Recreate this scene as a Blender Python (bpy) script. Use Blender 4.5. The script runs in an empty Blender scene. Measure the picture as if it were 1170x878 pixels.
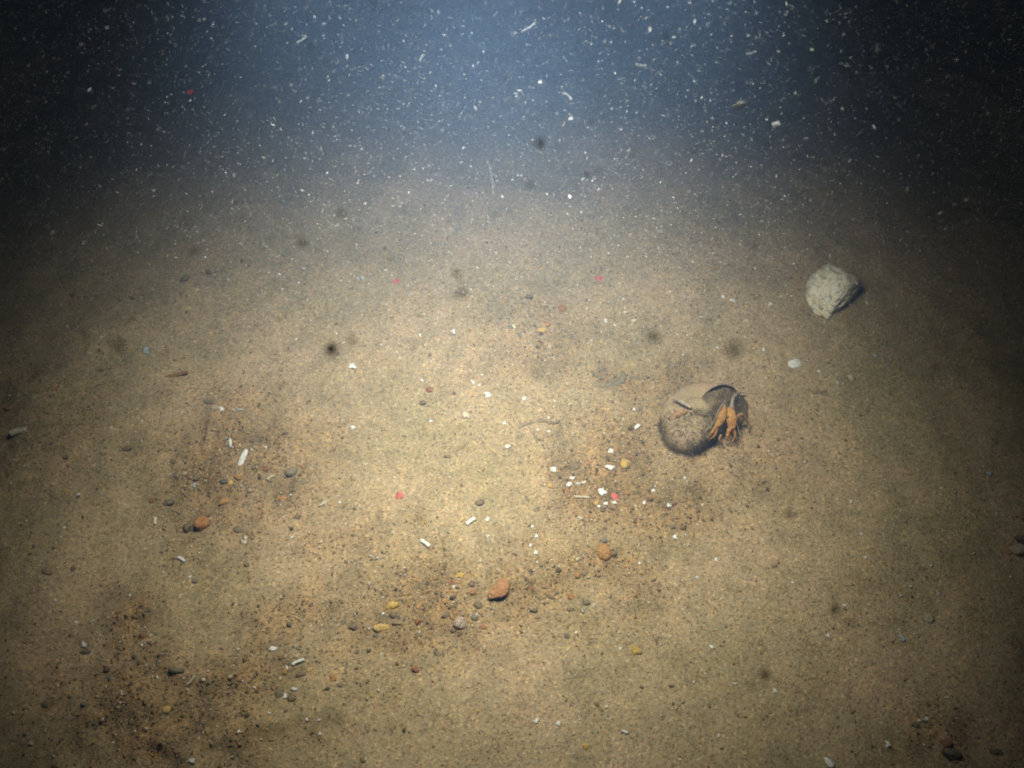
import bpy, math, random
import numpy as np
from mathutils import Vector, Matrix, Euler

R = math.radians
scene = bpy.context.scene
C = scene.collection
random.seed(7)
rng = np.random.default_rng(11)

# ------------------------------------------------------------------ camera
CAM_H, TILT = 1.0, 35.0
cam_d = bpy.data.cameras.new('camera')
cam_d.sensor_width = 36.0
cam_d.lens = 34.6
cam_d.clip_start = 0.01
cam_d.clip_end = 200.0
cam_d.dof.use_dof = True
cam_d.dof.focus_distance = 1.16
cam_d.dof.aperture_fstop = 7.5
cam = bpy.data.objects.new('camera', cam_d)
cam.location = (0, 0, CAM_H)
cam.rotation_euler = (R(TILT), 0, 0)
C.objects.link(cam)
scene.camera = cam

# ------------------------------------------------------------------ world: deep water, almost no daylight
world = bpy.data.worlds.new('World')
scene.world = world
world.use_nodes = True
wn = world.node_tree.nodes
sky = wn.new('ShaderNodeTexSky')
sky.sky_type = 'NISHITA'
sky.sun_disc = False
sky.sun_elevation = R(20)
bgn = wn['Background']
bgn.inputs['Strength'].default_value = 0.0004
world.node_tree.links.new(sky.outputs[0], bgn.inputs['Color'])

# ------------------------------------------------------------------ the strobe that lights the picture, plus two added side heads
UP = Vector((0, math.cos(R(TILT)), math.sin(R(TILT))))
FW = Vector((0, math.sin(R(TILT)), -math.cos(R(TILT))))
RIG = Vector((0, 0, CAM_H)) + UP * 0.318 + FW * 0.585
STROBES = [(RIG + Vector((-0.012, 0, 0)), Vector((-0.03, 0.60, 0.0)), 30.0),        # main head; the side pair is added to widen the glow and soften shadows
           (RIG + Vector((-0.135, 0, 0.01)), Vector((-0.12, 0.64, 0.0)), 15.5),
           (RIG + Vector((0.115, 0, 0.01)), Vector((0.07, 0.64, 0.0)), 15.5)]
for s_pos, s_aim, s_pow in STROBES:
    st_d = bpy.data.lights.new('strobe', 'SPOT')
    st_d.energy = s_pow
    st_d.color = (1.0, 0.98, 0.93)
    st_d.shadow_soft_size = 0.06
    st_d.spot_size = R(176)
    st_d.spot_blend = 0.15
    st_d.use_nodes = True
    lt = st_d.node_tree
    em = next(n_ for n_ in lt.nodes if n_.type == 'EMISSION')
    ltc = lt.nodes.new('ShaderNodeTexCoord')                   # reflector: a soft hot spot and a weak wide spill
    lsx = lt.nodes.new('ShaderNodeSeparateXYZ'); lt.links.new(ltc.outputs['Normal'], lsx.inputs[0])
    lab_ = lt.nodes.new('ShaderNodeMath'); lab_.operation = 'ABSOLUTE'; lt.links.new(lsx.outputs[2], lab_.inputs[0])
    lmr = lt.nodes.new('ShaderNodeMapRange'); lt.links.new(lab_.outputs[0], lmr.inputs['Value'])
    lmr.inputs['From Min'].default_value = math.cos(R(45.5)); lmr.inputs['From Max'].default_value = 1.0
    lpw = lt.nodes.new('ShaderNodeMath'); lpw.operation = 'POWER'; lt.links.new(lmr.outputs[0], lpw.inputs[0]); lpw.inputs[1].default_value = 1.6
    lad = lt.nodes.new('ShaderNodeMath'); lad.operation = 'ADD'; lt.links.new(lpw.outputs[0], lad.inputs[0]); lad.inputs[1].default_value = 0.022
    lt.links.new(lad.outputs[0], em.inputs['Strength'])
    st = bpy.data.objects.new('strobe', st_d)
    st.location = s_pos
    st.rotation_euler = (s_aim - s_pos).to_track_quat('-Z', 'Y').to_euler()
    C.objects.link(st)

# ------------------------------------------------------------------ exposure
scene.view_settings.view_transform = 'Standard'
scene.view_settings.look = 'None'
scene.view_settings.exposure = 0.0
scene.view_settings.gamma = 1.0
scene.view_settings.use_curve_mapping = False
cy = scene.cycles
cy.use_denoising = True
cy.denoiser = 'OPENIMAGEDENOISE'
cy.denoising_input_passes = 'RGB_ALBEDO_NORMAL'
cy.denoising_prefilter = 'NONE'
cy.pixel_filter_type = 'BLACKMAN_HARRIS'
cy.filter_width = 2.1
cy.sampling_pattern = 'TABULATED_SOBOL'
cy.max_bounces = 1
cy.use_adaptive_sampling = True
cy.adaptive_threshold = 0.02
cy.diffuse_bounces = 1
cy.glossy_bounces = 1
cy.transmission_bounces = 2
cy.volume_bounces = 0
cy.transparent_max_bounces = 2
cy.sample_clamp_indirect = 2.0
cy.sample_clamp_direct = 2.5
cy.caustics_reflective = False
cy.caustics_refractive = False

# ------------------------------------------------------------------ pixel -> seabed helpers (photo is 1170 x 878)
F = 1170 / 36.0 * cam_d.lens
ct, stl = math.cos(R(TILT)), math.sin(R(TILT))

def ray(u, v):
    dx, dy, dz = (u - 585) / F, -(v - 439) / F, -1.0
    return np.array([dx, dy * ct - dz * stl, dy * stl + dz * ct])

def gp(u, v):
    d = ray(u, v)
    t = CAM_H / -d[2]
    return d[0] * t, d[1] * t

def mpp(u, v):
    """metres per photo pixel across the view at this place on the seabed"""
    d = ray(u, v)
    return CAM_H / -d[2] / F

# ------------------------------------------------------------------ noise and the shape of the seabed
def _hash(ix, iy, seed):
    h = (ix.astype(np.int64) * 374761393 + iy.astype(np.int64) * 668265263 + seed * 974634231) & 0xffffffff
    h = ((h ^ (h >> 13)) * 1274126177) & 0xffffffff
    return ((h ^ (h >> 16)) & 0xffff) / 65535.0

def vnoise(x, y, seed=0):
    ix, iy = np.floor(x), np.floor(y)
    fx, fy = x - ix, y - iy
    fx = fx * fx * fx * (fx * (fx * 6 - 15) + 10)
    fy = fy * fy * fy * (fy * (fy * 6 - 15) + 10)
    a, b = _hash(ix, iy, seed), _hash(ix + 1, iy, seed)
    c, d = _hash(ix, iy + 1, seed), _hash(ix + 1, iy + 1, seed)
    return (a + (b - a) * fx + (c - a) * fy + (a - b - c + d) * fx * fy) * 2 - 1

def fbm(x, y, f, seed, octs=3):
    r, a = 0, 1.0
    for k in range(octs):
        r = r + a * vnoise(x * f + 17.3 * k, y * f - 9.1 * k, seed + k)
        a *= 0.5
        f *= 2.03
    return r

PATCHES = [  # gravelly places: photo centre, half sizes in pixels, weight
    (250, 550, 105, 80, 1.0), (215, 800, 170, 75, 0.95), (480, 700, 120, 50, 0.9),
    (700, 560, 95, 75, 0.95), (620, 375, 85, 45, 0.6), (655, 680, 95, 45, 0.8),
    (140, 715, 70, 35, 0.9), (720, 455, 60, 45, 0.7), (330, 765, 60, 55, 0.9),
    (1095, 850, 70, 40, 0.7), (820, 490, 80, 60, 0.5), (370, 640, 90, 50, 0.5), (60, 470, 70, 60, 0.5),
]
PG = []
for (u, v, a, b, w) in PATCHES:
    x0, y0 = gp(u, v)
    xb, yb = gp(u, v - b)
    PG.append((x0, y0, a * mpp(u, v), abs(yb - y0), w))

def patch(x, y):
    m = np.zeros_like(x)
    wx = x + 0.05 * vnoise(x * 9, y * 9, 51) + 0.02 * vnoise(x * 27, y * 27, 52)
    wy = y + 0.05 * vnoise(x * 9, y * 9, 53) + 0.02 * vnoise(x * 27, y * 27, 54)
    for (x0, y0, a, b, w) in PG:
        q = ((wx - x0) / a) ** 2 + ((wy - y0) / b) ** 2
        m = np.maximum(m, w * np.exp(-q * 0.9))
    return m

def ridge(x, y, pts, width, drop):
    """a small scarp along a polyline: high on the far side, dropping toward the viewer"""
    out = np.zeros_like(x)
    px = np.array([p[0] for p in pts]); py = np.array([p[1] for p in pts])
    yy = np.interp(x, px, py)
    s = (y - yy) / width
    fade = np.clip((x - px[0]) / 0.06, 0, 1) * np.clip((px[-1] - x) / 0.06, 0, 1)
    fade = fade * fade * (3 - 2 * fade)
    return drop * fade * np.where(s > 0, np.exp(-s * 0.35), np.exp(np.minimum(s, 0) * 2.5) ) * np.where(s > 0, 1.0, 1.0)

RIDGES = [([gp(95, 790), gp(190, 775), gp(255, 768), gp(310, 745), gp(400, 742)], 0.024, 0.012),
          ([gp(110, 868), gp(200, 850), gp(270, 835), gp(340, 815), gp(420, 812)], 0.022, 0.011),
          ([gp(60, 725), gp(120, 712), gp(180, 706), gp(215, 715)], 0.018, 0.009)]

CRAB_X, CRAB_Y = gp(806, 500)

def height(x, y):
    x = np.asarray(x, float); y = np.asarray(y, float)
    p = patch(x, y)
    h = 0.016 * fbm(x, y, 1.7, 3, 2) + 0.0080 * fbm(x + 3, y, 6.5, 13, 2)
    h = h + (0.0017 + 0.0045 * p) * fbm(x, y, 26, 23, 3)
    h = h + (0.0005 + 0.0016 * p) * fbm(x, y, 120, 33, 2)
    h = h + 0.0026 * fbm(x - 5, y + 2, 13, 43, 2)
    for (pts, w, d) in RIDGES:
        wob = 0.018 * vnoise(x * 22, y * 3 + 4, 61) + 0.008 * vnoise(x * 60, y * 9, 62)
        h = h + ridge(x, y + wob, pts, w, d)
    # hollow the crab sits in
    q = ((x - CRAB_X) / 0.075) ** 2 + ((y - CRAB_Y) / 0.060) ** 2
    h = h + 0.011 * np.exp(-q * 0.6)
    return h

_gx = np.linspace(-1.3, 1.3, 1041); _gy = np.linspace(-0.2, 2.2, 961)
_GZ = height(*[g.ravel() for g in np.meshgrid(_gx, _gy)]).reshape(len(_gy), len(_gx))

def hz(x, y):
    fx = min(max((x + 1.3) / 2.6 * 1040, 0), 1039.999); fy = min(max((y + 0.2) / 2.4 * 960, 0), 959.999)
    i, j = int(fx), int(fy); a, b = fx - i, fy - j
    return float((_GZ[j, i] * (1 - a) + _GZ[j, i + 1] * a) * (1 - b) + (_GZ[j + 1, i] * (1 - a) + _GZ[j + 1, i + 1] * a) * b)

def at(u, v, lift=0.0):
    """the point of the seabed seen at photo pixel (u, v)"""
    d = ray(u, v)
    t = CAM_H / -d[2]
    for _ in range(6):
        z = hz(d[0] * t, d[1] * t)
        t = (CAM_H - z) / -d[2]
    return Vector((d[0] * t, d[1] * t, z + lift))

# ------------------------------------------------------------------ small builders
def mesh_np(name, verts, faces, smooth=True):
    """faces: (n, k) int array of equal-sided polygons"""
    verts = np.asarray(verts, np.float32); faces = np.asarray(faces, np.int32)
    me = bpy.data.meshes.new(name)
    me.vertices.add(len(verts)); me.vertices.foreach_set('co', verts.ravel())
    n, k = faces.shape
    me.loops.add(n * k); me.loops.foreach_set('vertex_index', faces.ravel())
    me.polygons.add(n)
    me.polygons.foreach_set('loop_start', np.arange(n, dtype=np.int32) * k)
    if smooth:
        me.polygons.foreach_set('use_smooth', np.ones(n, bool))
    me.update(calc_edges=True)
    me.validate()
    return me

def link(name, me, mat=None, parent=None, loc=None, rot=None, scale=None):
    o = bpy.data.objects.new(name, me)
    C.objects.link(o)
    if mat is not None and me is not None and not me.materials:
        me.materials.append(mat)
    if parent is not None:
        o.parent = parent
    if loc is not None: o.location = loc
    if rot is not None: o.rotation_euler = rot
    if scale is not None: o.scale = scale
    return o

def tag(o, label, cat, group=None):
    o['label'] = label; o['category'] = cat
    if group: o['group'] = group
    return o

def nodes(name):
    m = bpy.data.materials.new(name); m.use_nodes = True
    t = m.node_tree
    for n in list(t.nodes): t.nodes.remove(n)
    out = t.nodes.new('ShaderNodeOutputMaterial')
    return m, t, out

def N(t, kind, **kw):
    n = t.nodes.new(kind)
    for k, v in kw.items():
        if k.startswith('i_'):
            n.inputs[k[2:].replace('_', ' ')].default_value = v
        else:
            setattr(n, k, v)
    return n

def ramp(t, fac, stops):
    r = t.nodes.new('ShaderNodeValToRGB')
    e = r.color_ramp.elements
    e[0].position, e[0].color = stops[0][0], (*stops[0][1], 1)
    e[1].position, e[1].color = stops[-1][0], (*stops[-1][1], 1)
    for p, c in stops[1:-1]:
        q = e.new(p); q.color = (*c, 1)
    t.links.new(fac, r.inputs[0])
    return r.outputs[0]

def mixc(t, fac, a, b, mode='MIX'):
    m = t.nodes.new('ShaderNodeMix'); m.data_type = 'RGBA'; m.blend_type = mode
    for s, v in ((m.inputs[0], fac), (m.inputs[6], a), (m.inputs[7], b)):
        if isinstance(v, (int, float)): s.default_value = v
        elif isinstance(v, tuple): s.default_value = (*v, 1)
        else: t.links.new(v, s)
    return m.outputs[2]

# ------------------------------------------------------------------ seabed
def seabed_material():
    m, t, out = nodes('silty_sand')
    b = N(t, 'ShaderNodeBsdfPrincipled', i_Roughness=0.95)
    b.inputs['Specular IOR Level'].default_value = 0.15
    tc = N(t, 'ShaderNodeTexCoord'); P = tc.outputs['Object']
    at_ = N(t, 'ShaderNodeAttribute', attribute_name='gravel')
    n1 = N(t, 'ShaderNodeTexNoise', i_Scale=5.0, i_Detail=4.0, i_Roughness=0.6); t.links.new(P, n1.inputs['Vector'])
    n2 = N(t, 'ShaderNodeTexNoise', i_Scale=24.0, i_Detail=5.0, i_Roughness=0.65); t.links.new(P, n2.inputs['Vector'])
    n3 = N(t, 'ShaderNodeTexNoise', i_Scale=240.0, i_Detail=3.0, i_Roughness=0.7); t.links.new(P, n3.inputs['Vector'])
    silt = ramp(t, n1.outputs[0], [(0.30, (0.284, 0.234, 0.140)), (0.50, (0.360, 0.282, 0.184)), (0.68, (0.428, 0.318, 0.222))])
    silt2 = ramp(t, n2.outputs[0], [(0.30, (0.74, 0.75, 0.72)), (0.5, (1.0, 1.0, 1.0)), (0.72, (1.10, 1.06, 1.0))])
    col = mixc(t, 0.75, silt, silt2, 'MULTIPLY')
    # gravelly patches: browner, more orange
    grav = ramp(t, n2.outputs[0], [(0.30, (0.120, 0.082, 0.042)), (0.52, (0.25, 0.160, 0.078)), (0.72, (0.42, 0.245, 0.11))])
    gm = N(t, 'ShaderNodeMath', operation='MULTIPLY'); t.links.new(at_.outputs['Fac'], gm.inputs[0]); gm.inputs[1].default_value = 0.85
    col = mixc(t, gm.outputs[0], col, grav)
    # single grains
    v1 = N(t, 'ShaderNodeTexVoronoi', i_Scale=520.0); t.links.new(P, v1.inputs['Vector'])
    sep = N(t, 'ShaderNodeSeparateColor'); t.links.new(v1.outputs['Color'], sep.inputs[0])
    gr = ramp(t, sep.outputs[0], [(0.0, (0.48, 0.46, 0.44)), (0.12, (0.74, 0.73, 0.72)), (0.3, (0.95, 0.95, 0.95)), (0.72, (1.05, 1.04, 1.02)), (0.92, (1.2, 1.16, 1.08)), (1.0, (1.8, 1.72, 1.55))])
    col = mixc(t, 0.8, col, gr, 'MULTIPLY')
    hue = ramp(t, sep.outputs[1], [(0.0, (1.12, 0.97, 0.82)), (0.2, (1.03, 1.0, 0.97)), (0.8, (0.98, 1.0, 0.99)), (1.0, (0.94, 1.0, 1.07))])
    col = mixc(t, 0.9, col, hue, 'MULTIPLY')
    n3r = ramp(t, n3.outputs[0], [(0.3, (0.7, 0.7, 0.7)), (0.5, (1, 1, 1)), (0.7, (1.2, 1.2, 1.2))])
    col = mixc(t, 0.7, col, n3r, 'MULTIPLY')
    t.links.new(col, b.inputs['Base Color'])
    bp = N(t, 'ShaderNodeBump', i_Strength=0.4, i_Distance=0.0010); t.links.new(v1.outputs['Distance'], bp.inputs['Height'])
    bp.invert = True
    bp2 = N(t, 'ShaderNodeBump', i_Strength=0.4, i_Distance=0.0025); t.links.new(n3.outputs[0], bp2.inputs['Height'])
    t.links.new(bp.outputs[0], bp2.inputs['Normal'])
    t.links.new(bp2.outputs[0], b.inputs['Normal'])
    t.links.new(b.outputs[0], out.inputs[0])
    return m

def axis(lo, hi, step, far, grow=1.22):
    a = list(np.arange(lo, hi + 1e-6, step))
    s, x = step, a[-1]
    while x < far:
        s *= grow; x += s; a.append(x)
    s, x, b = step, a[0], []
    while x > -far:
        s *= grow; x -= s; b.append(x)
    return np.array(b[::-1] + a)

gx = axis(-0.95, 0.95, 0.0042, 9.0)
gy = axis(0.08, 1.55, 0.0042, 9.0)
X, Y = np.meshgrid(gx, gy)
Z = height(X.ravel(), Y.ravel())
nx, ny = len(gx), len(gy)
idx = np.arange(nx * ny).reshape(ny, nx)
fc = np.stack([idx[:-1, :-1], idx[:-1, 1:], idx[1:, 1:], idx[1:, :-1]], -1).reshape(-1, 4)
me = mesh_np('seabed', np.stack([X.ravel(), Y.ravel(), Z], 1), fc)
ga = me.attributes.new('gravel', 'FLOAT', 'POINT')
ga.data.foreach_set('value', patch(X.ravel(), Y.ravel()).astype(np.float32))
seabed = link('seabed', me, seabed_material())
seabed['kind'] = 'structure'
seabed['label'] = 'silty tan sand seabed with darker gravelly patches'

# ------------------------------------------------------------------ scattered fine stuff (grains, shell grit, marine snow)
PHI = (1 + 5 ** 0.5) / 2
ICO_V = np.array([(-1, PHI, 0), (1, PHI, 0), (-1, -PHI, 0), (1, -PHI, 0), (0, -1, PHI), (0, 1, PHI), (0, -1, -PHI), (0, 1, -PHI),
                  (PHI, 0, -1), (PHI, 0, 1), (-PHI, 0, -1), (-PHI, 0, 1)]) / math.sqrt(1 + PHI * PHI)
ICO_F = np.array([(0, 11, 5), (0, 5, 1), (0, 1, 7), (0, 7, 10), (0, 10, 11), (1, 5, 9), (5, 11, 4), (11, 10, 2), (10, 7, 6), (7, 1, 8),
                  (3, 9, 4), (3, 4, 2), (3, 2, 6), (3, 6, 8), (3, 8, 9), (4, 9, 5), (2, 4, 11), (6, 2, 10), (8, 6, 7), (9, 8, 1)])
OCT_V = np.array([(1, 0, 0), (-1, 0, 0), (0, 1, 0), (0, -1, 0), (0, 0, 1), (0, 0, -1)], float)
OCT_F = np.array([(0, 2, 4), (2, 1, 4), (1, 3, 4), (3, 0, 4), (2, 0, 5), (1, 2, 5), (3, 1, 5), (0, 3, 5)])
TET_V = np.array([(1, 1, 1), (-1, -1, 1), (-1, 1, -1), (1, -1, -1)], float) * 0.85
TET_F = np.array([(0, 2, 1), (0, 1, 3), (0, 3, 2), (1, 2, 3)])

def rand_rot(n):
    q = rng.normal(size=(n, 4)); q /= np.linalg.norm(q, axis=1)[:, None]
    w, x, y, z = q.T
    return np.stack([1 - 2 * (y * y + z * z), 2 * (x * y - z * w), 2 * (x * z + y * w),
                     2 * (x * y + z * w), 1 - 2 * (x * x + z * z), 2 * (y * z - x * w),
                     2 * (x * z - y * w), 2 * (y * z + x * w), 1 - 2 * (x * x + y * y)], 1).reshape(n, 3, 3)

def swarm(name, pos, size, base_v, base_f, cols, mat, jitter=0.25, rot=None, smooth=True):
    n = len(pos)
    V = base_v[None] * (1 + jitter * rng.normal(size=(n, len(base_v), 1)).clip(-1.5, 1.5)) * size[:, None, :]
    V = np.einsum('nij,nkj->nki', rand_rot(n) if rot is None else rot, V) + pos[:, None, :]
    Fc = base_f[None] + (np.arange(n) * len(base_v))[:, None, None]
    me = mesh_np(name, V.reshape(-1, 3), Fc.reshape(-1, base_f.shape[1]), smooth)
    if cols is not None:
        ca = me.attributes.new('tint', 'FLOAT_COLOR', 'POINT')
        c4 = np.concatenate([np.repeat(cols, len(base_v), 0), np.ones((n * len(base_v), 1))], 1).astype(np.float32)
        ca.data.foreach_set('color', c4.ravel())
    o = link(name, me, mat)
    o['kind'] = 'stuff'
    return o

def tint_material(name, rough=0.8, trans=0.0):
    m, t, out = nodes(name)
    b = N(t, 'ShaderNodeBsdfPrincipled', i_Roughness=rough)
    b.inputs['Specular IOR Level'].default_value = 0.25
    a = N(t, 'ShaderNodeAttribute', attribute_name='tint')
    tc = N(t, 'ShaderNodeTexCoord')
    n = N(t, 'ShaderNodeTexNoise', i_Scale=900.0, i_Detail=2.0); t.links.new(tc.outputs['Object'], n.inputs['Vector'])
    r = ramp(t, n.outputs[0], [(0.3, (0.75, 0.75, 0.75)), (0.7, (1.15, 1.15, 1.15))])
    t.links.new(mixc(t, 1.0, a.outputs['Color'], r, 'MULTIPLY'), b.inputs['Base Color'])
    t.links.new(b.outputs[0], out.inputs[0])
    return m

def scatter_xy(n, dens):
    xs, ys = [], []
    while sum(map(len, xs)) < n:
        x = rng.uniform(-0.95, 0.95, n); y = rng.uniform(0.08, 1.35, n)
        k = rng.random(n) < dens(x, y)
        xs.append(x[k]); ys.append(y[k])
    return np.concatenate(xs)[:n], np.concatenate(ys)[:n]

PAL = np.array([(0.125, 0.096, 0.060), (0.16, 0.118, 0.072), (0.20, 0.145, 0.085), (0.30, 0.22, 0.13), (0.36, 0.20, 0.085), (0.30, 0.11, 0.05),
                (0.50, 0.40, 0.26), (0.42, 0.26, 0.09), (0.14, 0.145, 0.125), (0.62, 0.56, 0.45)])
PALW = np.array([0.16, 0.17, 0.16, 0.16, 0.08, 0.05, 0.08, 0.05, 0.06, 0.03])
n = 90000
x, y = scatter_xy(n, lambda x, y: 0.14 + 0.86 * patch(x, y) ** 1.3)
s = np.clip(np.exp(rng.normal(math.log(0.00062), 0.45, n)), 0.0003, 0.0028) * (0.80 + 0.40 * patch(x, y))
size = s[:, None] * rng.uniform(0.6, 1.3, (n, 3))
pos = np.stack([x, y, height(x, y) + s * 0.25], 1)
cols = PAL[rng.choice(len(PAL), n, p=PALW / PALW.sum())] * rng.uniform(0.75, 1.25, (n, 1))
swarm('sand_grit', pos, size * 1.15, OCT_V, OCT_F, cols, tint_material('grit'), jitter=0.33, smooth=False)['label'] = 'coarse sand grains and fine gravel lying on the seabed'

n = 10000
x, y = scatter_xy(n, lambda x, y: 0.40 + 0.6 * patch(x, y))
s = np.clip(np.exp(rng.normal(math.log(0.00080), 0.45, n)), 0.0004, 0.0024)
size = s[:, None] * np.stack([rng.uniform(0.7, 1.8, n), rng.uniform(0.6, 1.0, n), rng.uniform(0.25, 0.5, n)], 1)
pos = np.stack([x, y, height(x, y) + s * 0.4], 1)
cols = np.array([0.80, 0.79, 0.75])[None] * rng.uniform(0.6, 1.0, (n, 1)) * np.array([1, 1, 1])[None]
cols[rng.random(n) < 0.2] *= np.array([1.0, 0.85, 0.6])
swarm('shell_grit', pos, size, OCT_V, OCT_F, cols, tint_material('shell_grit', 0.5))['label'] = 'tiny white shell crumbs sprinkled over the seabed'

# marine snow in all of the water round the camera
n = 410000
pos = np.stack([rng.uniform(-0.74, 0.74, n), 0.08 + 1.28 * rng.random(n) ** 0.8, 0.12 + 0.83 * rng.random(n) ** 0.85], 1)
dcam = np.linalg.norm(pos - np.array([0, 0, CAM_H]), axis=1)
dst = np.min([np.linalg.norm(pos - np.array(q[0]), axis=1) for q in STROBES], axis=0)
keep = (dcam > 0.33) & (dst > 0.07)
pos = pos[keep]; n = len(pos)
s = np.clip(np.exp(rng.normal(math.log(0.00021), 0.42, n)), 0.00012, 0.00055)
el = np.where(rng.random(n) < 0.20, rng.uniform(2, 5.5, n), rng.uniform(0.8, 1.6, n))
size = np.stack([s * el, s * rng.uniform(0.5, 1, n), s * rng.uniform(0.5, 1, n)], 1)
cols = np.array([0.74, 0.75, 0.74])[None] * rng.uniform(0.4, 1.15, (n, 1)) * (1 + rng.normal(0, 0.06, (n, 3)))
swarm('marine_snow', pos, size, TET_V, TET_F, cols.clip(0, 0.9), tint_material('snow', 0.7), smooth=True)['label'] = 'white specks of marine snow drifting in the lit water'

# ------------------------------------------------------------------ stones, shells, crab
def at_h(u, v, z):
    """the point seen at photo pixel (u, v) that stands z metres above the seabed there"""
    d = ray(u, v)
    t = CAM_H / -d[2]
    for _ in range(8):
        g = hz(d[0] * t, d[1] * t)
        t = (CAM_H - g - z) / -d[2]
    return Vector((d[0] * t, d[1] * t, g + z))

def in_water(u, v, depth):
    d = ray(u, v)
    return Vector((d[0] * depth, d[1] * depth, CAM_H + d[2] * depth))

def stone_mat(name, dark, mid, light, rough=0.85, scale=2.2, speck=0.25, jl=0.85, jh=1.15, silt=0.0):
    m, t, out = nodes(name)
    b = N(t, 'ShaderNodeBsdfPrincipled', i_Roughness=rough)
    b.inputs['Specular IOR Level'].default_value = 0.2
    tc = N(t, 'ShaderNodeTexCoord'); oi = N(t, 'ShaderNodeObjectInfo')
    ad = N(t, 'ShaderNodeVectorMath', operation='ADD'); t.links.new(tc.outputs['Object'], ad.inputs[0])
    mu = N(t, 'ShaderNodeVectorMath', operation='SCALE'); mu.inputs['Scale'].default_value = 37.0
    cb = N(t, 'ShaderNodeCombineXYZ'); t.links.new(oi.outputs['Random'], cb.inputs[0]); t.links.new(oi.outputs['Random'], cb.inputs[1])
    t.links.new(cb.outputs[0], mu.inputs[0]); t.links.new(mu.outputs[0], ad.inputs[1])
    n = N(t, 'ShaderNodeTexNoise', i_Scale=scale, i_Detail=6.0, i_Roughness=0.65); t.links.new(ad.outputs[0], n.inputs['Vector'])
    c = ramp(t, n.outputs[0], [(0.32, dark), (0.5, mid), (0.70, light)])
    v = N(t, 'ShaderNodeTexVoronoi', i_Scale=9.0); t.links.new(ad.outputs[0], v.inputs['Vector'])
    sp = ramp(t, v.outputs['Distance'], [(0.05, (0.45, 0.42, 0.38)), (0.30, (1, 1, 1))])
    c = mixc(t, speck, c, sp, 'MULTIPLY')
    jit = N(t, 'ShaderNodeHueSaturation'); t.links.new(c, jit.inputs['Color'])
    mr = N(t, 'ShaderNodeMapRange'); t.links.new(oi.outputs['Random'], mr.inputs['Value']); mr.inputs['To Min'].default_value = jl; mr.inputs['To Max'].default_value = jh
    t.links.new(mr.outputs[0], jit.inputs['Value'])
    c = jit.outputs[0]
    if silt:                                   # fine silt lying on what faces up
        ge = N(t, 'ShaderNodeNewGeometry'); sz_ = N(t, 'ShaderNodeSeparateXYZ'); t.links.new(ge.outputs['Normal'], sz_.inputs[0])
        nz = N(t, 'ShaderNodeTexNoise', i_Scale=3.5, i_Detail=5.0, i_Roughness=0.7); t.links.new(ad.outputs[0], nz.inputs['Vector'])
        mm = N(t, 'ShaderNodeMath', operation='MULTIPLY'); t.links.new(sz_.outputs[2], mm.inputs[0]); t.links.new(nz.outputs[0], mm.inputs[1])
        m2_ = N(t, 'ShaderNodeMapRange'); t.links.new(mm.outputs[0], m2_.inputs['Value'])
        m2_.inputs['From Min'].default_value = 0.15; m2_.inputs['From Max'].default_value = 0.62; m2_.inputs['To Max'].default_value = silt
        c = mixc(t, m2_.outputs[0], c, (0.33, 0.26, 0.17))
    t.links.new(c, b.inputs['Base Color'])
    bp = N(t, 'ShaderNodeBump', i_Strength=0.5, i_Distance=0.15); t.links.new(n.outputs[0], bp.inputs['Height'])
    t.links.new(bp.outputs[0], b.inputs['Normal'])
    t.links.new(b.outputs[0], out.inputs[0])
    return m

SM = {
    'brick orange': stone_mat('brick_orange_stone', (0.44, 0.19, 0.075), (0.60, 0.28, 0.125), (0.66, 0.37, 0.19), silt=0.3),
    'orange brown': stone_mat('orange_brown_stone', (0.38, 0.18, 0.06), (0.54, 0.27, 0.09), (0.60, 0.34, 0.14), silt=0.3),
    'rust': stone_mat('rust_stone', (0.26, 0.10, 0.04), (0.54, 0.23, 0.08), (0.62, 0.32, 0.13), silt=0.3),
    'yellow': stone_mat('yellow_stone', (0.56, 0.34, 0.07), (0.74, 0.48, 0.11), (0.80, 0.58, 0.20), silt=0.3),
    'ochre': stone_mat('ochre_stone', (0.58, 0.36, 0.10), (0.76, 0.50, 0.17), (0.82, 0.62, 0.30), silt=0.3),
    'tan': stone_mat('tan_stone', (0.24, 0.17, 0.10), (0.38, 0.28, 0.17), (0.52, 0.40, 0.27), silt=0.3),
    'cream': stone_mat('cream_stone', (0.42, 0.33, 0.22), (0.60, 0.51, 0.38), (0.72, 0.66, 0.55), silt=0.3),
    'pinkish white': stone_mat('pinkish_white_stone', (0.30, 0.20, 0.15), (0.62, 0.48, 0.40), (0.74, 0.66, 0.60), speck=0.65, silt=0.3),
    'dark brown': stone_mat('dark_brown_stone', (0.07, 0.05, 0.032), (0.125, 0.088, 0.056), (0.20, 0.145, 0.09), silt=0.9),
    'brown': stone_mat('brown_stone', (0.09, 0.060, 0.035), (0.17, 0.115, 0.070), (0.26, 0.18, 0.11), silt=0.9),
    'dark grey': stone_mat('dark_grey_stone', (0.085, 0.070, 0.050), (0.14, 0.115, 0.083), (0.21, 0.175, 0.13), silt=0.9),
    'blue grey': stone_mat('blue_grey_stone', (0.12, 0.118, 0.105), (0.19, 0.19, 0.175), (0.27, 0.27, 0.25), silt=0.9),
    'grey': stone_mat('grey_stone', (0.11, 0.10, 0.085), (0.19, 0.17, 0.14), (0.28, 0.26, 0.22), silt=0.9),
    'black': stone_mat('black_stone', (0.05, 0.041, 0.030), (0.085, 0.069, 0.050), (0.14, 0.112, 0.08), silt=0.9),
    'reddish': stone_mat('reddish_stone', (0.22, 0.075, 0.045), (0.36, 0.13, 0.075), (0.44, 0.20, 0.12), silt=0.3),
    'green grey': stone_mat('green_grey_stone', (0.06, 0.075, 0.05), (0.11, 0.13, 0.09), (0.18, 0.20, 0.14), silt=0.9),
}

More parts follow.
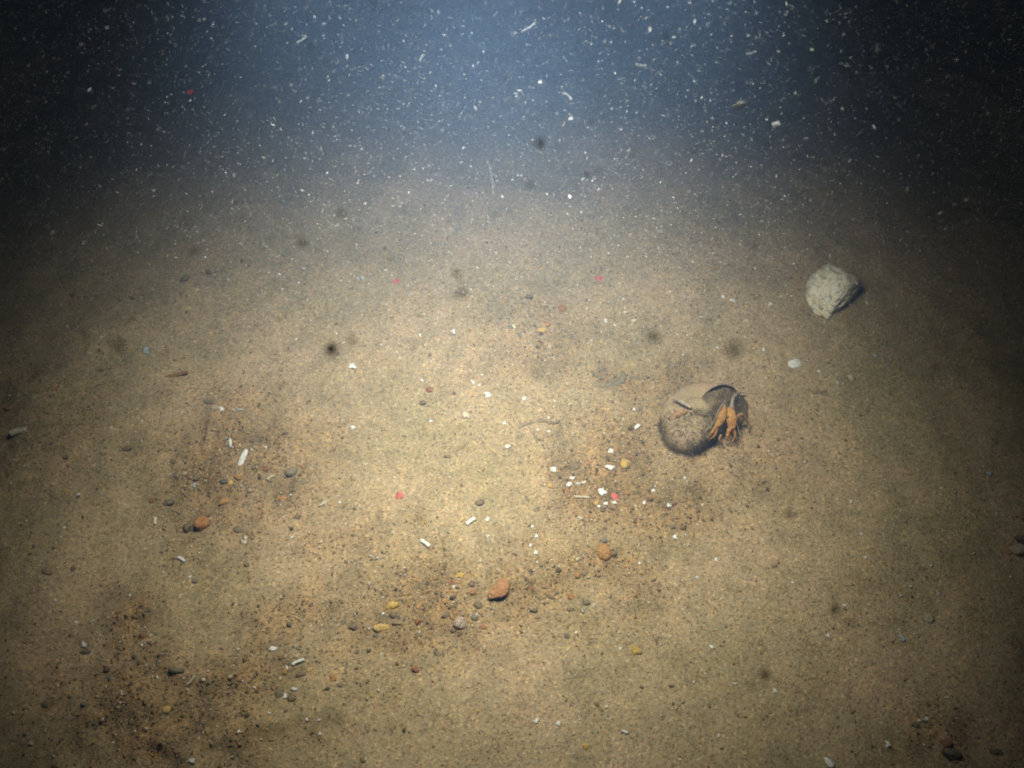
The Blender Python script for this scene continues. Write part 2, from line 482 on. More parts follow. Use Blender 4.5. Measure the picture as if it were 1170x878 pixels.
def subdiv(v, f, times):
    v = [tuple(p) for p in v]; f = [tuple(q) for q in f]
    for _ in range(times):
        cache, nf = {}, []
        def mid(a, b):
            k = (min(a, b), max(a, b))
            if k not in cache:
                p = np.array(v[a]) + np.array(v[b]); p /= np.linalg.norm(p)
                cache[k] = len(v); v.append(tuple(p))
            return cache[k]
        for a, b, c in f:
            ab, bc, ca = mid(a, b), mid(b, c), mid(c, a)
            nf += [(a, ab, ca), (b, bc, ab), (c, ca, bc), (ab, bc, ca)]
        f = nf
    return np.array(v), np.array(f)

SPH2 = subdiv(ICO_V, ICO_F, 2)
SPH4 = subdiv(ICO_V, ICO_F, 4)

def n3(p, f, seed):
    return (vnoise(p[:, 0] * f + 3.1, p[:, 1] * f + p[:, 2] * f * 0.71, seed) + vnoise(p[:, 1] * f - 1.7, p[:, 2] * f + p[:, 0] * f * 0.63, seed + 5)
            + vnoise(p[:, 2] * f + 8.2, p[:, 0] * f - p[:, 1] * f * 0.57, seed + 9)) / 3

def pebble_shape(k, angular):
    """a stone of unit radius: rounded, or cut by a few planes into an angular chip"""
    v, f = SPH2
    v = v.copy()
    r = np.random.default_rng(300 + k)
    if angular:
        for _ in range(7):
            d = r.normal(size=3); d /= np.linalg.norm(d)
            h = r.uniform(0.55, 0.85)
            q = v @ d
            v = v - np.maximum(q - h, 0)[:, None] * d[None] * 0.92
    v = v * (1 + 0.30 * n3(v, 1.1, 70 + k) + 0.10 * n3(v, 2.9, 90 + k))[:, None]
    return v, f

PEB = []
for k in range(14):
    v, f = pebble_shape(k, k >= 6)
    PEB.append(mesh_np('stone', v, f, True))
PEBM = {}
def pebble_mesh(k, colour):
    if (k, colour) not in PEBM:
        m = PEB[k].copy(); m.materials.append(SM[colour]); PEBM[(k, colour)] = m
    return PEBM[(k, colour)]

def flat_angle(u, v, ang):
    """the heading on the seabed of a direction that shows at angle ang (degrees, counter-clockwise from right) in the photo"""
    a = math.radians(ang)
    p, q = at(u, v), at(u + 8 * math.cos(a), v - 8 * math.sin(a))
    return math.atan2(q.y - p.y, q.x - p.x)

def pebble(u, v, w, h, ang, colour, label, name='pebble', cat='pebble', shape=None, group=None, flat=0.62, bury=0.41):
    k = random.choice((0, 3, 6, 7, 8, 9, 10, 11, 12, 13)) if shape is None else shape
    m = mpp(u, v)
    p = at(u, v)
    o = link(name, pebble_mesh(k, colour))
    dull = colour in ('dark grey', 'blue grey', 'grey', 'black', 'dark brown', 'brown', 'green grey')
    sx, sy = w * m * (0.43 if dull else 0.5), h * m * (0.46 if dull else 0.55)
    sz = min(sx, sy) * flat * 1.25
    o.scale = (sx, sy, sz)
    o.rotation_euler = (random.uniform(-0.25, 0.25), random.uniform(-0.25, 0.25), flat_angle(u, v, ang) + random.choice((0, math.pi)))
    o.location = (p.x, p.y, p.z + sz * (1 - 2 * bury) * 0.8)
    tag(o, label, cat, group)
    return o

# --- the big pale stone, its face eaten by borers and crusted with barnacle bases
def pale_rock():
    u, v = 951, 340
    p = at(u, v)
    root = bpy.data.objects.new('pale_rock', None); C.objects.link(root); root.location = p
    tag(root, 'large pale pitted stone crusted white, lying alone upper right of the crab', 'rock')
    V, Fc = SPH4
    V = V.copy()
    for d, h, k_ in (((-0.46, -0.50, 0.73), 0.55, 0.58), ((0.66, -0.72, 0.10), 0.48, 0.7), ((-0.85, 0.35, 0.1), 0.80, 0.6)):
        d = np.array(d); d = d / np.linalg.norm(d)
        V = V - np.maximum(V @ d - h, 0)[:, None] * d[None] * k_
    base = V.copy()
    pit = n3(base, 7.0, 400)
    V = V * (1 + 0.12 * n3(base, 1.6, 401) + 0.08 * n3(base, 4.0, 402) + 0.08 * n3(base, 15.0, 404) - 0.40 * np.clip(pit - 0.12, 0, 1))[:, None]
    # the near end narrows and swings left
    yy = np.clip((0.35 - V[:, 1]) / 1.5, 0, 1)
    V[:, 0] = V[:, 0] * (1 - 0.30 * yy) - 0.22 * yy
    V = V * np.array([0.040, 0.042, 0.029])
    m, t, out = nodes('pale_pitted_stone')
    b = N(t, 'ShaderNodeBsdfPrincipled', i_Roughness=0.9); b.inputs['Specular IOR Level'].default_value = 0.2
    tc = N(t, 'ShaderNodeTexCoord')
    n1 = N(t, 'ShaderNodeTexNoise', i_Scale=90.0, i_Detail=6.0, i_Roughness=0.7); t.links.new(tc.outputs['Object'], n1.inputs['Vector'])
    n2 = N(t, 'ShaderNodeTexNoise', i_Scale=320.0, i_Detail=4.0, i_Roughness=0.7); t.links.new(tc.outputs['Object'], n2.inputs['Vector'])
    c = ramp(t, n1.outputs[0], [(0.36, (0.40, 0.31, 0.18)), (0.42, (0.78, 0.69, 0.50)), (0.50, (0.91, 0.86, 0.73)), (0.64, (0.95, 0.94, 0.90))])
    c2 = ramp(t, n2.outputs[0], [(0.36, (0.45, 0.38, 0.27)), (0.44, (1.0, 1.0, 1.0)), (0.7, (1.02, 1.02, 1.02))])
    c = mixc(t, 0.9, c, c2, 'MULTIPLY')
    sx_ = N(t, 'ShaderNodeSeparateXYZ'); t.links.new(tc.outputs['Object'], sx_.inputs[0])       # colour turns brown towards the right side
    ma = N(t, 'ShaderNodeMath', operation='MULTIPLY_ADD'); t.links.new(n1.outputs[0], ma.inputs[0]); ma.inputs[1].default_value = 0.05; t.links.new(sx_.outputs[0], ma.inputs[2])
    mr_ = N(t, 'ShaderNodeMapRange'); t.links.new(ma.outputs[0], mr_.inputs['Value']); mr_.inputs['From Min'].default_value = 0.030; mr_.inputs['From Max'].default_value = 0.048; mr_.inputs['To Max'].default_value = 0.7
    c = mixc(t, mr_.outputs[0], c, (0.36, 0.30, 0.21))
    t.links.new(c, b.inputs['Base Color'])
    bp = N(t, 'ShaderNodeBump', i_Strength=0.5, i_Distance=0.0016); t.links.new(n2.outputs[0], bp.inputs['Height'])
    t.links.new(bp.outputs[0], b.inputs['Normal']); t.links.new(b.outputs[0], out.inputs[0])
    body = link('stone_body', mesh_np('stone_body', V, Fc), m, root, (0, 0, 0.006))
    # barnacle bases: little raised rings on the lit face
    m2 = stone_mat('barnacle_white', (0.50, 0.48, 0.40), (0.72, 0.71, 0.66), (0.80, 0.80, 0.77))
    r = np.random.default_rng(5)
    nf = (V[Fc[:, 0]] + V[Fc[:, 1]] + V[Fc[:, 2]]) / 3
    nn = np.cross(V[Fc[:, 1]] - V[Fc[:, 0]], V[Fc[:, 2]] - V[Fc[:, 0]]); nn /= np.linalg.norm(nn, axis=1)[:, None]
    good = np.where((nn @ np.array([-0.45, -0.45, 0.75]) > 0.55) & (nf[:, 2] > -0.008))[0]
    A = 9
    prof = [(1.0, 0.0), (0.9, 0.35), (0.62, 0.62), (0.42, 0.55), (0.30, 0.15), (0.0, 0.1)]
    Vr = np.array([(pr * math.cos(2 * math.pi * k / A), pr * math.sin(2 * math.pi * k / A), ph) for pr, ph in prof for k in range(A)])
    Fr = np.array([(i * A + k, i * A + (k + 1) % A, (i + 1) * A + (k + 1) % A, (i + 1) * A + k) for i in range(len(prof) - 1) for k in range(A)])
    bm_ = mesh_np('barnacle', Vr, Fr)
    for fi in r.choice(good, 42, replace=False):
        s = r.uniform(0.0011, 0.0026)
        o = link('barnacle', bm_, m2, root)
        nv = Vector(nn[fi])
        o.location = Vector(nf[fi]) + Vector((0, 0, 0.006)) - nv * s * 0.15
        o.rotation_euler = nv.to_track_quat('Z', 'Y').to_euler()
        o.scale = (s, s * r.uniform(0.75, 1.1), s * r.uniform(0.6, 1.1))
    return root
pale_rock()

# --- picked-out stones
P = pebble
P(568, 676, 29, 19, 42, 'brick orange', 'flat brick orange pebble, the largest orange stone below the centre', shape=8, flat=0.45, bury=0.22)
P(690, 632, 18, 18, 0, 'orange brown', 'round orange brown pebble below the shell chips and red spot', shape=2)
P(231, 599, 21, 16, 20, 'rust', 'angular rust orange stone on the left with a black stone against it', shape=9, flat=0.9)
P(214, 603, 13, 14, 60, 'black', 'black stone against the rust orange stone on the left', shape=7, flat=0.8)
P(448, 692, 14, 11, 20, 'yellow', 'mustard yellow pebble just above the long ochre one', shape=7)
P(435, 718, 19, 11, 15, 'ochre', 'long ochre yellow pebble left of the pinkish pitted lump', shape=10)
P(455, 712, 14, 8, 8, 'tan', 'small tan pebble touching the end of the long ochre pebble')
P(449, 703, 11, 8, 0, 'dark brown', 'dark brown pebble between the mustard and the ochre pebble')
P(525, 713, 15, 12, 15, 'pinkish white', 'pinkish white pitted lump below left of the brick orange pebble', shape=4, flat=0.95)
P(518, 721, 9, 6, 10, 'black', 'black chip tucked under the pinkish white pitted lump')
P(727, 745, 13, 12, 0, 'yellow', 'bright yellow pebble alone on smooth sand at lower right of centre', shape=11)
P(546, 692, 15, 10, -35, 'dark brown', 'dark brown pebble at the lower left edge of the brick orange one')
P(403, 716, 15, 12, 10, 'dark grey', 'dark grey pebble at the left end of the ochre pebbles', shape=12)
P(393, 711, 9, 7, 0, 'blue grey', 'small blue grey pebble left of the dark grey one by the ochre pebbles')
P(659, 657, 8, 8, 0, 'orange brown', 'small orange pebble left below the round orange brown one')
P(653, 682, 8, 7, 20, 'brick orange', 'small brick orange pebble beside dark pebbles below the round one')
P(552, 717, 9, 6, 5, 'brick orange', 'small brick orange chip right of the pinkish white lump')
P(475, 765, 9, 10, 60, 'reddish', 'lone reddish pebble on bare sand below the ochre pebbles')
P(517, 667, 10, 6, -20, 'reddish', 'small reddish chip left of the brick orange pebble')
P(526, 658, 9, 8, 10, 'yellow', 'small yellow pebble upper left of the brick orange one')
P(540, 676, 9, 7, 0, 'brick orange', 'small brick orange chip touching the left of the large orange pebble')
P(539, 668, 8, 7, 0, 'dark grey', 'small dark grey pebble between yellow chip and brick orange pebble')
P(548, 575, 12, 9, 10, 'dark grey', 'dark grey pebble alone on pale sand right of the left red spot', shape=5)
P(511, 522, 11, 7, 0, 'brown', 'small brown pebble on pale sand at the centre')
P(619, 378, 11, 8, 20, 'ochre', 'ochre chip in the gravel above the centre')
P(626, 371, 8, 8, 0, 'orange brown', 'orange pebble beside the ochre chip above the centre')
P(642, 353, 10, 10, 30, 'orange brown', 'orange brown pebble uppermost in the gravel above the centre')
P(604, 340, 9, 12, 70, 'dark brown', 'dark brown upright fleck of stone above the centre gravel')
P(584, 374, 9, 7, 0, 'green grey', 'green grey pebble left in the gravel above the centre')
P(713, 531, 11, 10, 20, 'yellow', 'yellow pebble above right of the red spot among shell chips', shape=9)
P(716, 564, 8, 6, 0, 'orange brown', 'small orange pebble right of the red spot among shell chips')
P(742, 571, 9, 7, 20, 'rust', 'small rust pebble at the right end of the shell chips')
P(681, 575, 7, 7, 50, 'ochre', 'small ochre pebble left of the red spot among shell chips')
P(658, 534, 16, 12, 20, 'brown', 'flat silty brown stone between the white oval shell and the red spot', flat=0.3)
P(973, 432, 9, 9, 0, 'cream', 'small cream pebble right of the bright white shell valve')
P(1061, 707, 11, 10, -20, 'cream', 'cream pebble on dim sand near the right edge', shape=3)
P(1163, 630, 20, 17, 20, 'cream', 'cream stone cut by the right edge of the picture', name='stone', cat='stone', shape=12, flat=0.8)
P(1166, 617, 16, 13, 0, 'black', 'black stone at the right edge above the cream one', name='stone', cat='stone')
P(1152, 632, 8, 8, 0, 'rust', 'small rust pebble against the cream stone at the right edge')
P(1086, 862, 25, 18, 0, 'dark brown', 'large dark stone low in the right corner', name='stone', cat='stone', shape=10, flat=0.8)
P(1082, 850, 14, 9, 10, 'reddish', 'reddish chip resting behind the large dark corner stone')
P(1139, 860, 18, 9, 0, 'black', 'flat black stone right of the large dark corner stone')
P(1047, 829, 13, 9, -10, 'green grey', 'green grey pebble above left of the dark corner stone')
P(246, 467, 13, 8, 5, 'cream', 'cream brown pebble left, above the curved white shell sliver')
P(239, 460, 14, 6, 0, 'dark brown', 'dark brown flake behind the cream brown pebble on the left')
P(289, 535, 9, 9, 0, 'dark grey', 'dark grey pebble touching the right side of the long white shard')
P(333, 540, 17, 12, 10, 'grey', 'silty grey stone right of the long white shard', shape=1)
P(347, 551, 9, 9, 0, 'blue grey', 'small blue grey pebble below the silty grey stone')
P(304, 537, 8, 8, 0, 'reddish', 'small reddish pebble between long white shard and grey stone')
P(273, 545, 8, 7, 0, 'orange brown', 'orange pebble just under the foot of the long white shard')
P(263, 552, 7, 7, 0, 'yellow', 'small yellow pebble below the long white shard')
P(256, 573, 12, 9, 10, 'orange brown', 'orange brown pebble in the left gravel above the rust stone')
P(323, 570, 9, 7, 10, 'brick orange', 'small brick orange pebble in the left gravel, right end')
P(272, 606, 13, 9, 5, 'dark grey', 'dark grey pebble right of the rust orange stone')
P(146, 514, 16, 9, 10, 'black', 'flat black stone alone on the dim left sand', shape=8)
P(225, 546, 12, 9, 30, 'dark brown', 'dark brown stone in the left gravel beside the white speck')
P(193, 575, 15, 10, 0, 'black', 'black stone at the left end of the left gravel')
P(202, 545, 9, 6, 0, 'dark brown', 'small dark brown stone at the upper left of the left gravel')
P(340, 592, 12, 10, 50, 'dark brown', 'dark brown stone below right in the left gravel')
P(87, 338, 11, 9, 0, 'tan', 'tan pebble in the dim upper left sand')
P(151, 341, 10, 7, 0, 'black', 'black chip right of the tan pebble in the dim upper left')
P(212, 319, 13, 9, 30, 'dark grey', 'dark grey stone farthest up the dim left sand')
P(238, 312, 9, 9, 0, 'black', 'black chip beside the dark grey stone farthest up left')
P(282, 646, 9, 10, 0, 'brown', 'brown pebble below the cream shell chip on the left')
P(285, 661, 6, 6, 0, 'orange brown', 'tiny orange pebble under the brown pebble on the left')
P(223, 664, 9, 8, 0, 'blue grey', 'blue grey pebble lower left on smooth sand')
P(55, 653, 13, 10, 0, 'tan', 'tan pebble near the left edge, larger of a pair')
P(84, 650, 8, 9, 0, 'brown', 'brown pebble near the left edge, smaller of a pair')
P(167, 698, 7, 6, 0, 'blue grey', 'small blue grey pebble on the upper ledge at lower left')
P(164, 727, 12, 7, 0, 'reddish', 'reddish stone under the upper ledge at lower left')
P(190, 811, 10, 8, 30, 'ochre', 'ochre pebble at lower left between the two sand ledges')
P(167, 802, 9, 9, 0, 'tan', 'tan pebble left of the ochre one between the sand ledges')
P(201, 766, 22, 9, -8, 'green grey', 'long green grey stone lying under the middle sand ledge', shape=13)
P(51, 807, 11, 9, 0, 'blue grey', 'blue grey stone near the lower left edge')
P(98, 745, 16, 9, 0, 'black', 'black stone under the white chip at lower left')
P(320, 792, 15, 13, 20, 'dark brown', 'dark brown stone under two white chips at lower left', shape=9)
P(333, 798, 12, 10, 0, 'brown', 'brown stone right beside the dark one under two white chips')
P(345, 771, 13, 8, 10, 'dark brown', 'dark brown stone below the thin white rod at lower left')
P(353, 766, 7, 5, 0, 'ochre', 'tiny ochre chip on the stone below the thin white rod')
P(381, 776, 8, 8, 0, 'orange brown', 'small orange pebble right of the thin white rod')
P(388, 784, 8, 7, 0, 'dark grey', 'small dark grey pebble touching the orange one by the white rod')
P(338, 750, 6, 6, 0, 'cream', 'tiny cream pebble just above the thin white rod')
P(609, 696, 12, 10, 10, 'tan', 'tan grey pebble below right of the brick orange one')
P(629, 683, 15, 7, -15, 'dark grey', 'dark grey long pebble right of the brick orange one')
P(670, 689, 10, 8, 0, 'dark grey', 'dark grey pebble right of the small brick orange pebble')
P(651, 697, 9, 7, 0, 'dark brown', 'small dark brown pebble under the small brick orange pebble')
P(648, 727, 8, 9, 50, 'blue grey', 'blue grey pebble on bare sand left of the bright yellow one')
P(670, 853, 8, 7, 0, 'yellow', 'small yellow pebble near the bottom edge')
P(768, 784, 10, 6, 0, 'brown', 'brown flat pebble on bare sand below the bright yellow one')
P(682, 805, 7, 8, 0, 'brown', 'small brown pebble on bare sand above the bottom yellow pebble')
P(510, 703, 13, 9, 40, 'dark grey', 'dark grey pebble above left of the pinkish white lump')
P(542, 706, 10, 8, 0, 'grey', 'grey pebble above right of the pinkish white lump')
P(499, 747, 14, 6, -40, 'green grey', 'green grey slanting sliver of stone below the pinkish lump')
P(690, 618, 7, 9, 80, 'blue grey', 'small blue grey pebble perched above the round orange brown one')
P(700, 633, 7, 10, 80, 'dark brown', 'small dark pebble against the right of the round orange one')
P(769, 603, 9, 7, 0, 'dark grey', 'small dark grey pebble above the lone white chip right of centre')
P(885, 646, 7, 7, 0, 'tan', 'small tan pebble alone on the right sand')
P(10, 467, 9, 7, 0, 'rust', 'small rust pebble at the left edge')
P(75, 523, 8, 7, 0, 'black', 'small black pebble on the dim left sand below the shell tube')
P(483, 461, 9, 7, 0, 'dark brown', 'dark brown pebble on bright sand, lower of two left of centre')
P(491, 446, 9, 7, 0, 'reddish', 'dull reddish pebble on bright sand, upper of two left of centre')

# --- red lumps painted in for the light spots of the measuring lasers
red = stone_mat('laser_glow_red', (0.54, 0.14, 0.12), (0.62, 0.19, 0.17), (0.66, 0.26, 0.22))
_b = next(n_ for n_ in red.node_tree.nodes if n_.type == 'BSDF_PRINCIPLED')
_b.inputs['Emission Color'].default_value = (1.0, 0.05, 0.10, 1); _b.inputs['Emission Strength'].default_value = 0.15   # glow put into the material in place of laser light
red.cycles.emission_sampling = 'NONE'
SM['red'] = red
LASER_SPOTS = [(452, 322, 9, 8, 'upper left'), (685, 319, 10, 9, 'upper right'), (456, 567, 12, 11, 'lower left'), (702, 568, 12, 11, 'lower right'), (218, 106, 10, 8, None)]
for (u, v, w, h, lab) in LASER_SPOTS:
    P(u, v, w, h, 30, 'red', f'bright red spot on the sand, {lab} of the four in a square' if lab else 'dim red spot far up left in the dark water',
      name='painted_laser_spot', cat='laser spot', shape=12, flat=0.3, bury=0.42, group='red laser spots')

# --- loose pebbles of the gravel patches, too alike to name one by one
NAMED_PATCH = [(250, 550, 100, 70, 'in the left gravel around the long white shard', 34), (215, 800, 160, 65, 'in the rough gravel at the lower left', 36),
               (480, 700, 110, 42, 'among the ochre and orange stones below the centre', 26), (700, 560, 85, 65, 'among the shell chips right of the centre', 30),
               (622, 372, 75, 38, 'in the gravel above the centre', 18), (655, 675, 85, 40, 'around the round orange brown pebble', 18),
               (720, 460, 50, 40, 'in the gravel left of the crab', 16), (140, 715, 60, 28, 'on the upper ledge at the lower left', 10), (330, 770, 55, 45, 'around the thin white rod', 16),
               (1095, 845, 60, 30, 'around the dark corner stone', 8)]
FILL = ['dark brown', 'brown', 'tan', 'orange brown', 'dark grey', 'grey', 'cream', 'rust', 'yellow', 'reddish']
FW_ = [0.19, 0.2, 0.17, 0.11, 0.1, 0.09, 0.05, 0.04, 0.03, 0.02]
rf = random.Random(21)
for (u0, v0, a, b, where, cnt) in NAMED_PATCH:
    for k in range(cnt):
        r_, th = math.sqrt(rf.random()), rf.uniform(0, 2 * math.pi)
        c_ = rf.choices(FILL, FW_)[0]
        w = rf.choice((3.5, 4, 4.5, 5, 5, 6, 7))
        P(u0 + a * r_ * math.cos(th), v0 + b * r_ * math.sin(th), w, w * rf.uniform(0.6, 1), rf.uniform(0, 180), c_,
          f'{"small" if w >= 5 else "tiny"} {c_} pebble {where}', group=f'small pebbles {where}')

# --- shells
def shell_mat(name, a, b_, c, rough=0.45):
    m = stone_mat(name, a, b_, c, rough, 1.6, speck=0.04, jl=0.97, jh=1.1)
    return m
WHITE = shell_mat('white_shell', (0.90, 0.90, 0.89), (0.94, 0.94, 0.94), (0.95, 0.95, 0.95))
CREAM = shell_mat('cream_shell', (0.52, 0.44, 0.31), (0.68, 0.60, 0.46), (0.76, 0.71, 0.60))
BLUE = shell_mat('bluish_shell', (0.40, 0.47, 0.54), (0.54, 0.62, 0.70), (0.66, 0.72, 0.78))
BARK = shell_mat('brown_tube', (0.22, 0.12, 0.05), (0.36, 0.20, 0.08), (0.44, 0.27, 0.12), 0.8)
SHM = {'white': WHITE, 'cream': CREAM, 'bluish white': BLUE, 'orange brown': BARK}

def shell_mesh(kind, seed):
    r = np.random.default_rng(seed)
    if kind == 'shard':        # a sliver of broken shell: long, curved across, ragged ends, a real thickness
        nu, nv = 12, 5
        top, bot = [], []
        jag = r.normal(0, 0.10, (nu + 1, 2))
        for i in range(nu + 1):
            s = i / nu * 2 - 1
            w = (1 - abs(s) ** 2.4) ** 0.6 * (0.75 + 0.25 * s) + 0.05
            for j in range(nv + 1):
                q = j / nv * 2 - 1
                x, y = s, q * w + (jag[i, 0] if j == 0 else jag[i, 1] if j == nv else 0)
                z = 0.55 * (1 - q * q) * w + 0.15 * (1 - s * s)
                top.append((x, y, z)); bot.append((x * 0.98, y * 0.96, z - 0.16))
    elif kind == 'crescent':
        nu, nv = 14, 4
        top, bot = [], []
        for i in range(nu + 1):
            s = i / nu * 2 - 1
            w = (1 - s * s) ** 0.55 * 0.42 + 0.03
            for j in range(nv + 1):
                q = j / nv * 2 - 1
                x, y = s, q * w + 0.9 * (1 - s * s) - 0.45
                z = 0.4 * (1 - q * q) * w
                top.append((x, y, z)); bot.append((x, y * 0.97, z - 0.14))
    elif kind == 'chip':       # a small angular flake
        nu, nv = 6, 6
        top, bot = [], []
        ph, am = r.uniform(0, 6.3, 4), r.uniform(0.05, 0.22, 4)
        for i in range(nu + 1):
            for j in range(nv + 1):
                a, q = i / nu * 2 - 1, j / nv * 2 - 1
                m_ = max(abs(a), abs(q)); l = math.hypot(a, q) or 1
                th = math.atan2(q, a)
                rr = m_ * (0.85 + sum(am[k] * math.sin((k + 2) * th + ph[k]) for k in range(4)))
                x, y = a / l * rr, q / l * rr
                z = 0.35 * (1 - rr * rr) + 0.12 * x
                top.append((x, y, z)); bot.append((x * 0.97, y * 0.97, z - 0.22))
    elif kind == 'valve':      # half a clam: domed, ribbed, with a beak
        nu, nv = 10, 22
        top, bot = [], []
        for i in range(nu + 1):
            s = i / nu
            for j in range(nv + 1):
                th = -0.15 * math.pi + j / nv * 1.3 * math.pi
                rim = 0.55 + 0.45 * math.sin((j / nv) * math.pi)
                x = math.cos(th) * s * rim
                y = -0.55 + s * rim * (math.sin(th) * 0.95 + 0.35)
                z = 0.62 * (1 - (s - 0.35) ** 2 / 0.42) * (0.4 + 0.6 * math.sin(j / nv * math.pi)) * min(1, s * 4 + 0.3) + 0.015 * math.sin(s * 45)
                top.append((x, y, z)); bot.append((x * 0.96, y * 0.96, z - 0.10))
    n1 = len(top)
    W = nv + 1
    fs = []
    for i in range(nu):
        for j in range(nv):
            a = i * W + j
            fs.append((a, a + W, a + W + 1, a + 1)); fs.append((n1 + a, n1 + a + 1, n1 + a + W + 1, n1 + a + W))
    ring = [j for j in range(W)] + [i * W + nv for i in range(1, nu + 1)] + [nu * W + j for j in range(nv - 1, -1, -1)] + [i * W for i in range(nu - 1, 0, -1)]
    for k in range(len(ring)):
        a, b = ring[k], ring[(k + 1) % len(ring)]
        fs.append((a, b, n1 + b, n1 + a))
    return np.array(top + bot), np.array(fs)

def rod_mesh():                # a broken worm tube: open at both ends
    A, L = 10, 6
    V, Fs = [], []
    for rad in (1.0, 0.66):
        for i in range(L + 1):
            for k in range(A):
                th = 2 * math.pi * k / A
                V.append((i / L * 2 - 1 + 0.05 * math.sin(3 * th + i), (rad * math.cos(th)) * (1 + 0.06 * math.sin(i * 2.1)) + 0.25 * math.sin(i * 0.55), rad * math.sin(th)))
    n1 = (L + 1) * A
    for i in range(L):
        for k in range(A):
            a, b = i * A + k, i * A + (k + 1) % A
            Fs.append((a, b, b + A, a + A)); Fs.append((n1 + a, n1 + a + A, n1 + b + A, n1 + b))
    for e in (0, L):
        for k in range(A):
            a, b = e * A + k, e * A + (k + 1) % A
            Fs.append((a, n1 + a, n1 + b, b) if e == 0 else (a, b, n1 + b, n1 + a))
    return np.array(V), np.array(Fs)

SHL = {}
def shell(kind, u, v, l, w, ang, colour, label, group=None, name=None, cat='shell', lift=0.0, tip=0.0):
    vr = random.randrange(4) if kind == 'chip' else 0
    key = (kind, vr, colour)
    if key not in SHL:
        vv, ff = rod_mesh() if kind == 'rod' else shell_mesh(kind, 40 + vr)
        m_ = mesh_np('shell', vv, ff); m_.materials.append(SHM[colour]); SHL[key] = m_
    m = mpp(u, v)
    o = link(name or {'shard': 'shell_shard', 'crescent': 'shell_sliver', 'chip': 'shell_chip', 'valve': 'shell_valve', 'rod': 'worm_tube'}[kind], SHL[key])
    sx, sy = l * m * 0.5, w * m * 0.55
    sz = {'rod': sy, 'valve': min(sx, sy) * 0.6}.get(kind, max(sy, sx * 0.4) * 0.9)
    o.scale = (sx, sy, sz)
    p = at(u, v)
    o.location = (p.x, p.y, p.z + sz * {'rod': 0.65, 'valve': 0.05}.get(kind, 0.15) + 0.0008 + lift)
    o.rotation_euler = (random.uniform(-0.15, 0.15), random.uniform(-0.15, 0.15) - tip, flat_angle(u, v, ang))
    return tag(o, label, cat, group)

S = shell
S('valve', 908, 416, 22, 17, 200, 'white', 'bright white bivalve shell half below the pale rock')
S('shard', 277, 526, 27, 9, 57, 'white', 'long white shell shard slanting on the left gravel', tip=0.12)
S('crescent', 261, 505, 19, 8, -58, 'white', 'curved white shell sliver just above the long white shard')
S('rod', 23, 495, 18, 7, 22, 'cream', 'pale worm tube piece near the left edge')
S('chip', 167, 401, 12, 10, 0, 'bluish white', 'bluish white shell flake on the dim upper left sand')
S('rod', 202, 430, 26, 4, 6, 'orange brown', 'orange brown twig-like tube below the bluish white flake', cat='tube')
S('chip', 402, 419, 11, 8, 20, 'white', 'white shell lump on bright sand below the dark drifting fleck')
S('valve', 632, 537, 10, 12, 80, 'white', 'white oval shell left of the shell chips near the centre')
S('crescent', 664, 552, 13, 6, 190, 'white', 'thin curved white shell sliver right of the white oval shell')
S('chip', 650, 554, 7, 6, 0, 'white', 'round white shell chip under the thin curved sliver')
S('chip', 654, 547, 5, 6, 100, 'white', 'tiny white shell chip at the left tip of the curved sliver')
S('rod', 665, 569, 17, 2.4, 2, 'cream', 'thin cream spine lying left of the lower right red spot', cat='spine')
S('chip', 688, 563, 11, 9, 35, 'white', 'white shell lump touching the lower right red spot')
S('chip', 692, 576, 7, 4, 10, 'white', 'flat white chip below the lump by the red spot')
S('chip', 702, 575, 6, 4, 20, 'white', 'tiny white chip directly below the lower right red spot')
S('chip', 697, 535, 8, 10, 80, 'white', 'white shell chip left of the small yellow pebble near the crab')
S('chip', 698, 516, 7, 6, 0, 'white', 'small white chip farthest up among the central shell chips')
S('chip', 663, 593, 5, 8, 80, 'cream', 'small cream chip below the thin cream spine')
for (u, v, s_, nth) in [(608, 602, 4, 'topmost'), (613, 613, 5, 'second'), (612, 632, 5, 'lowest'), (606, 624, 4, 'third')]:
    S('chip', u, v, s_, s_, 0, 'white', f'tiny white chip, {nth} in the upright row left of the round orange pebble', group='row of tiny white chips')
S('chip', 771, 614, 6, 5, 0, 'white', 'lone small white chip right of the central shell chips')
S('chip', 764, 578, 6, 5, 30, 'white', 'small white chip at the far right of the central shell chips')
S('chip', 736, 575, 5, 5, 0, 'white', 'tiny white chip left of the small rust pebble')
S('chip', 746, 561, 6, 4, 20, 'white', 'tiny white chip above the small rust pebble')
S('chip', 557, 452, 8, 10, 60, 'white', 'bright white chip on pale sand at the centre')
S('shard', 540, 437, 8, 4, -60, 'white', 'tiny white sliver above left of the bright centre chip')
S('chip', 532, 475, 10, 10, 20, 'cream', 'cream ragged shell bit below left of the bright centre chip')
S('chip', 599, 456, 6, 5, 0, 'white', 'small white chip right of the bright centre chip')
S('chip', 576, 484, 5, 5, 0, 'white', 'tiny white chip above the silted weed scrap')
S('chip', 580, 511, 7, 5, -20, 'white', 'small white chip below left of the silted weed scrap')
S('chip', 403, 489, 6, 7, 70, 'white', 'small white chip on bright sand left of centre')
S('chip', 414, 318, 7, 6, 0, 'bluish white', 'bluish white chip left of the upper left red spot')
S('chip', 518, 379, 7, 6, 0, 'white', 'small white chip left of the gravel above the centre')
S('chip', 692, 367, 5, 5, 0, 'white', 'tiny white chip below the upper right red spot')
S('shard', 728, 488, 9, 5, 35, 'white', 'white sliver in the gravel left of the crab')
S('rod', 486, 622, 13, 4, -38, 'white', 'stubby white tube lying below the left red spot')
S('rod', 538, 597, 12, 4, 30, 'white', 'white tube piece below the lone dark grey pebble')
S('chip', 557, 594, 6, 5, 0, 'white', 'small white chip right of the white tube piece')
S('chip', 279, 620, 11, 6, -35, 'cream', 'cream shell chip right of the rust orange stone')
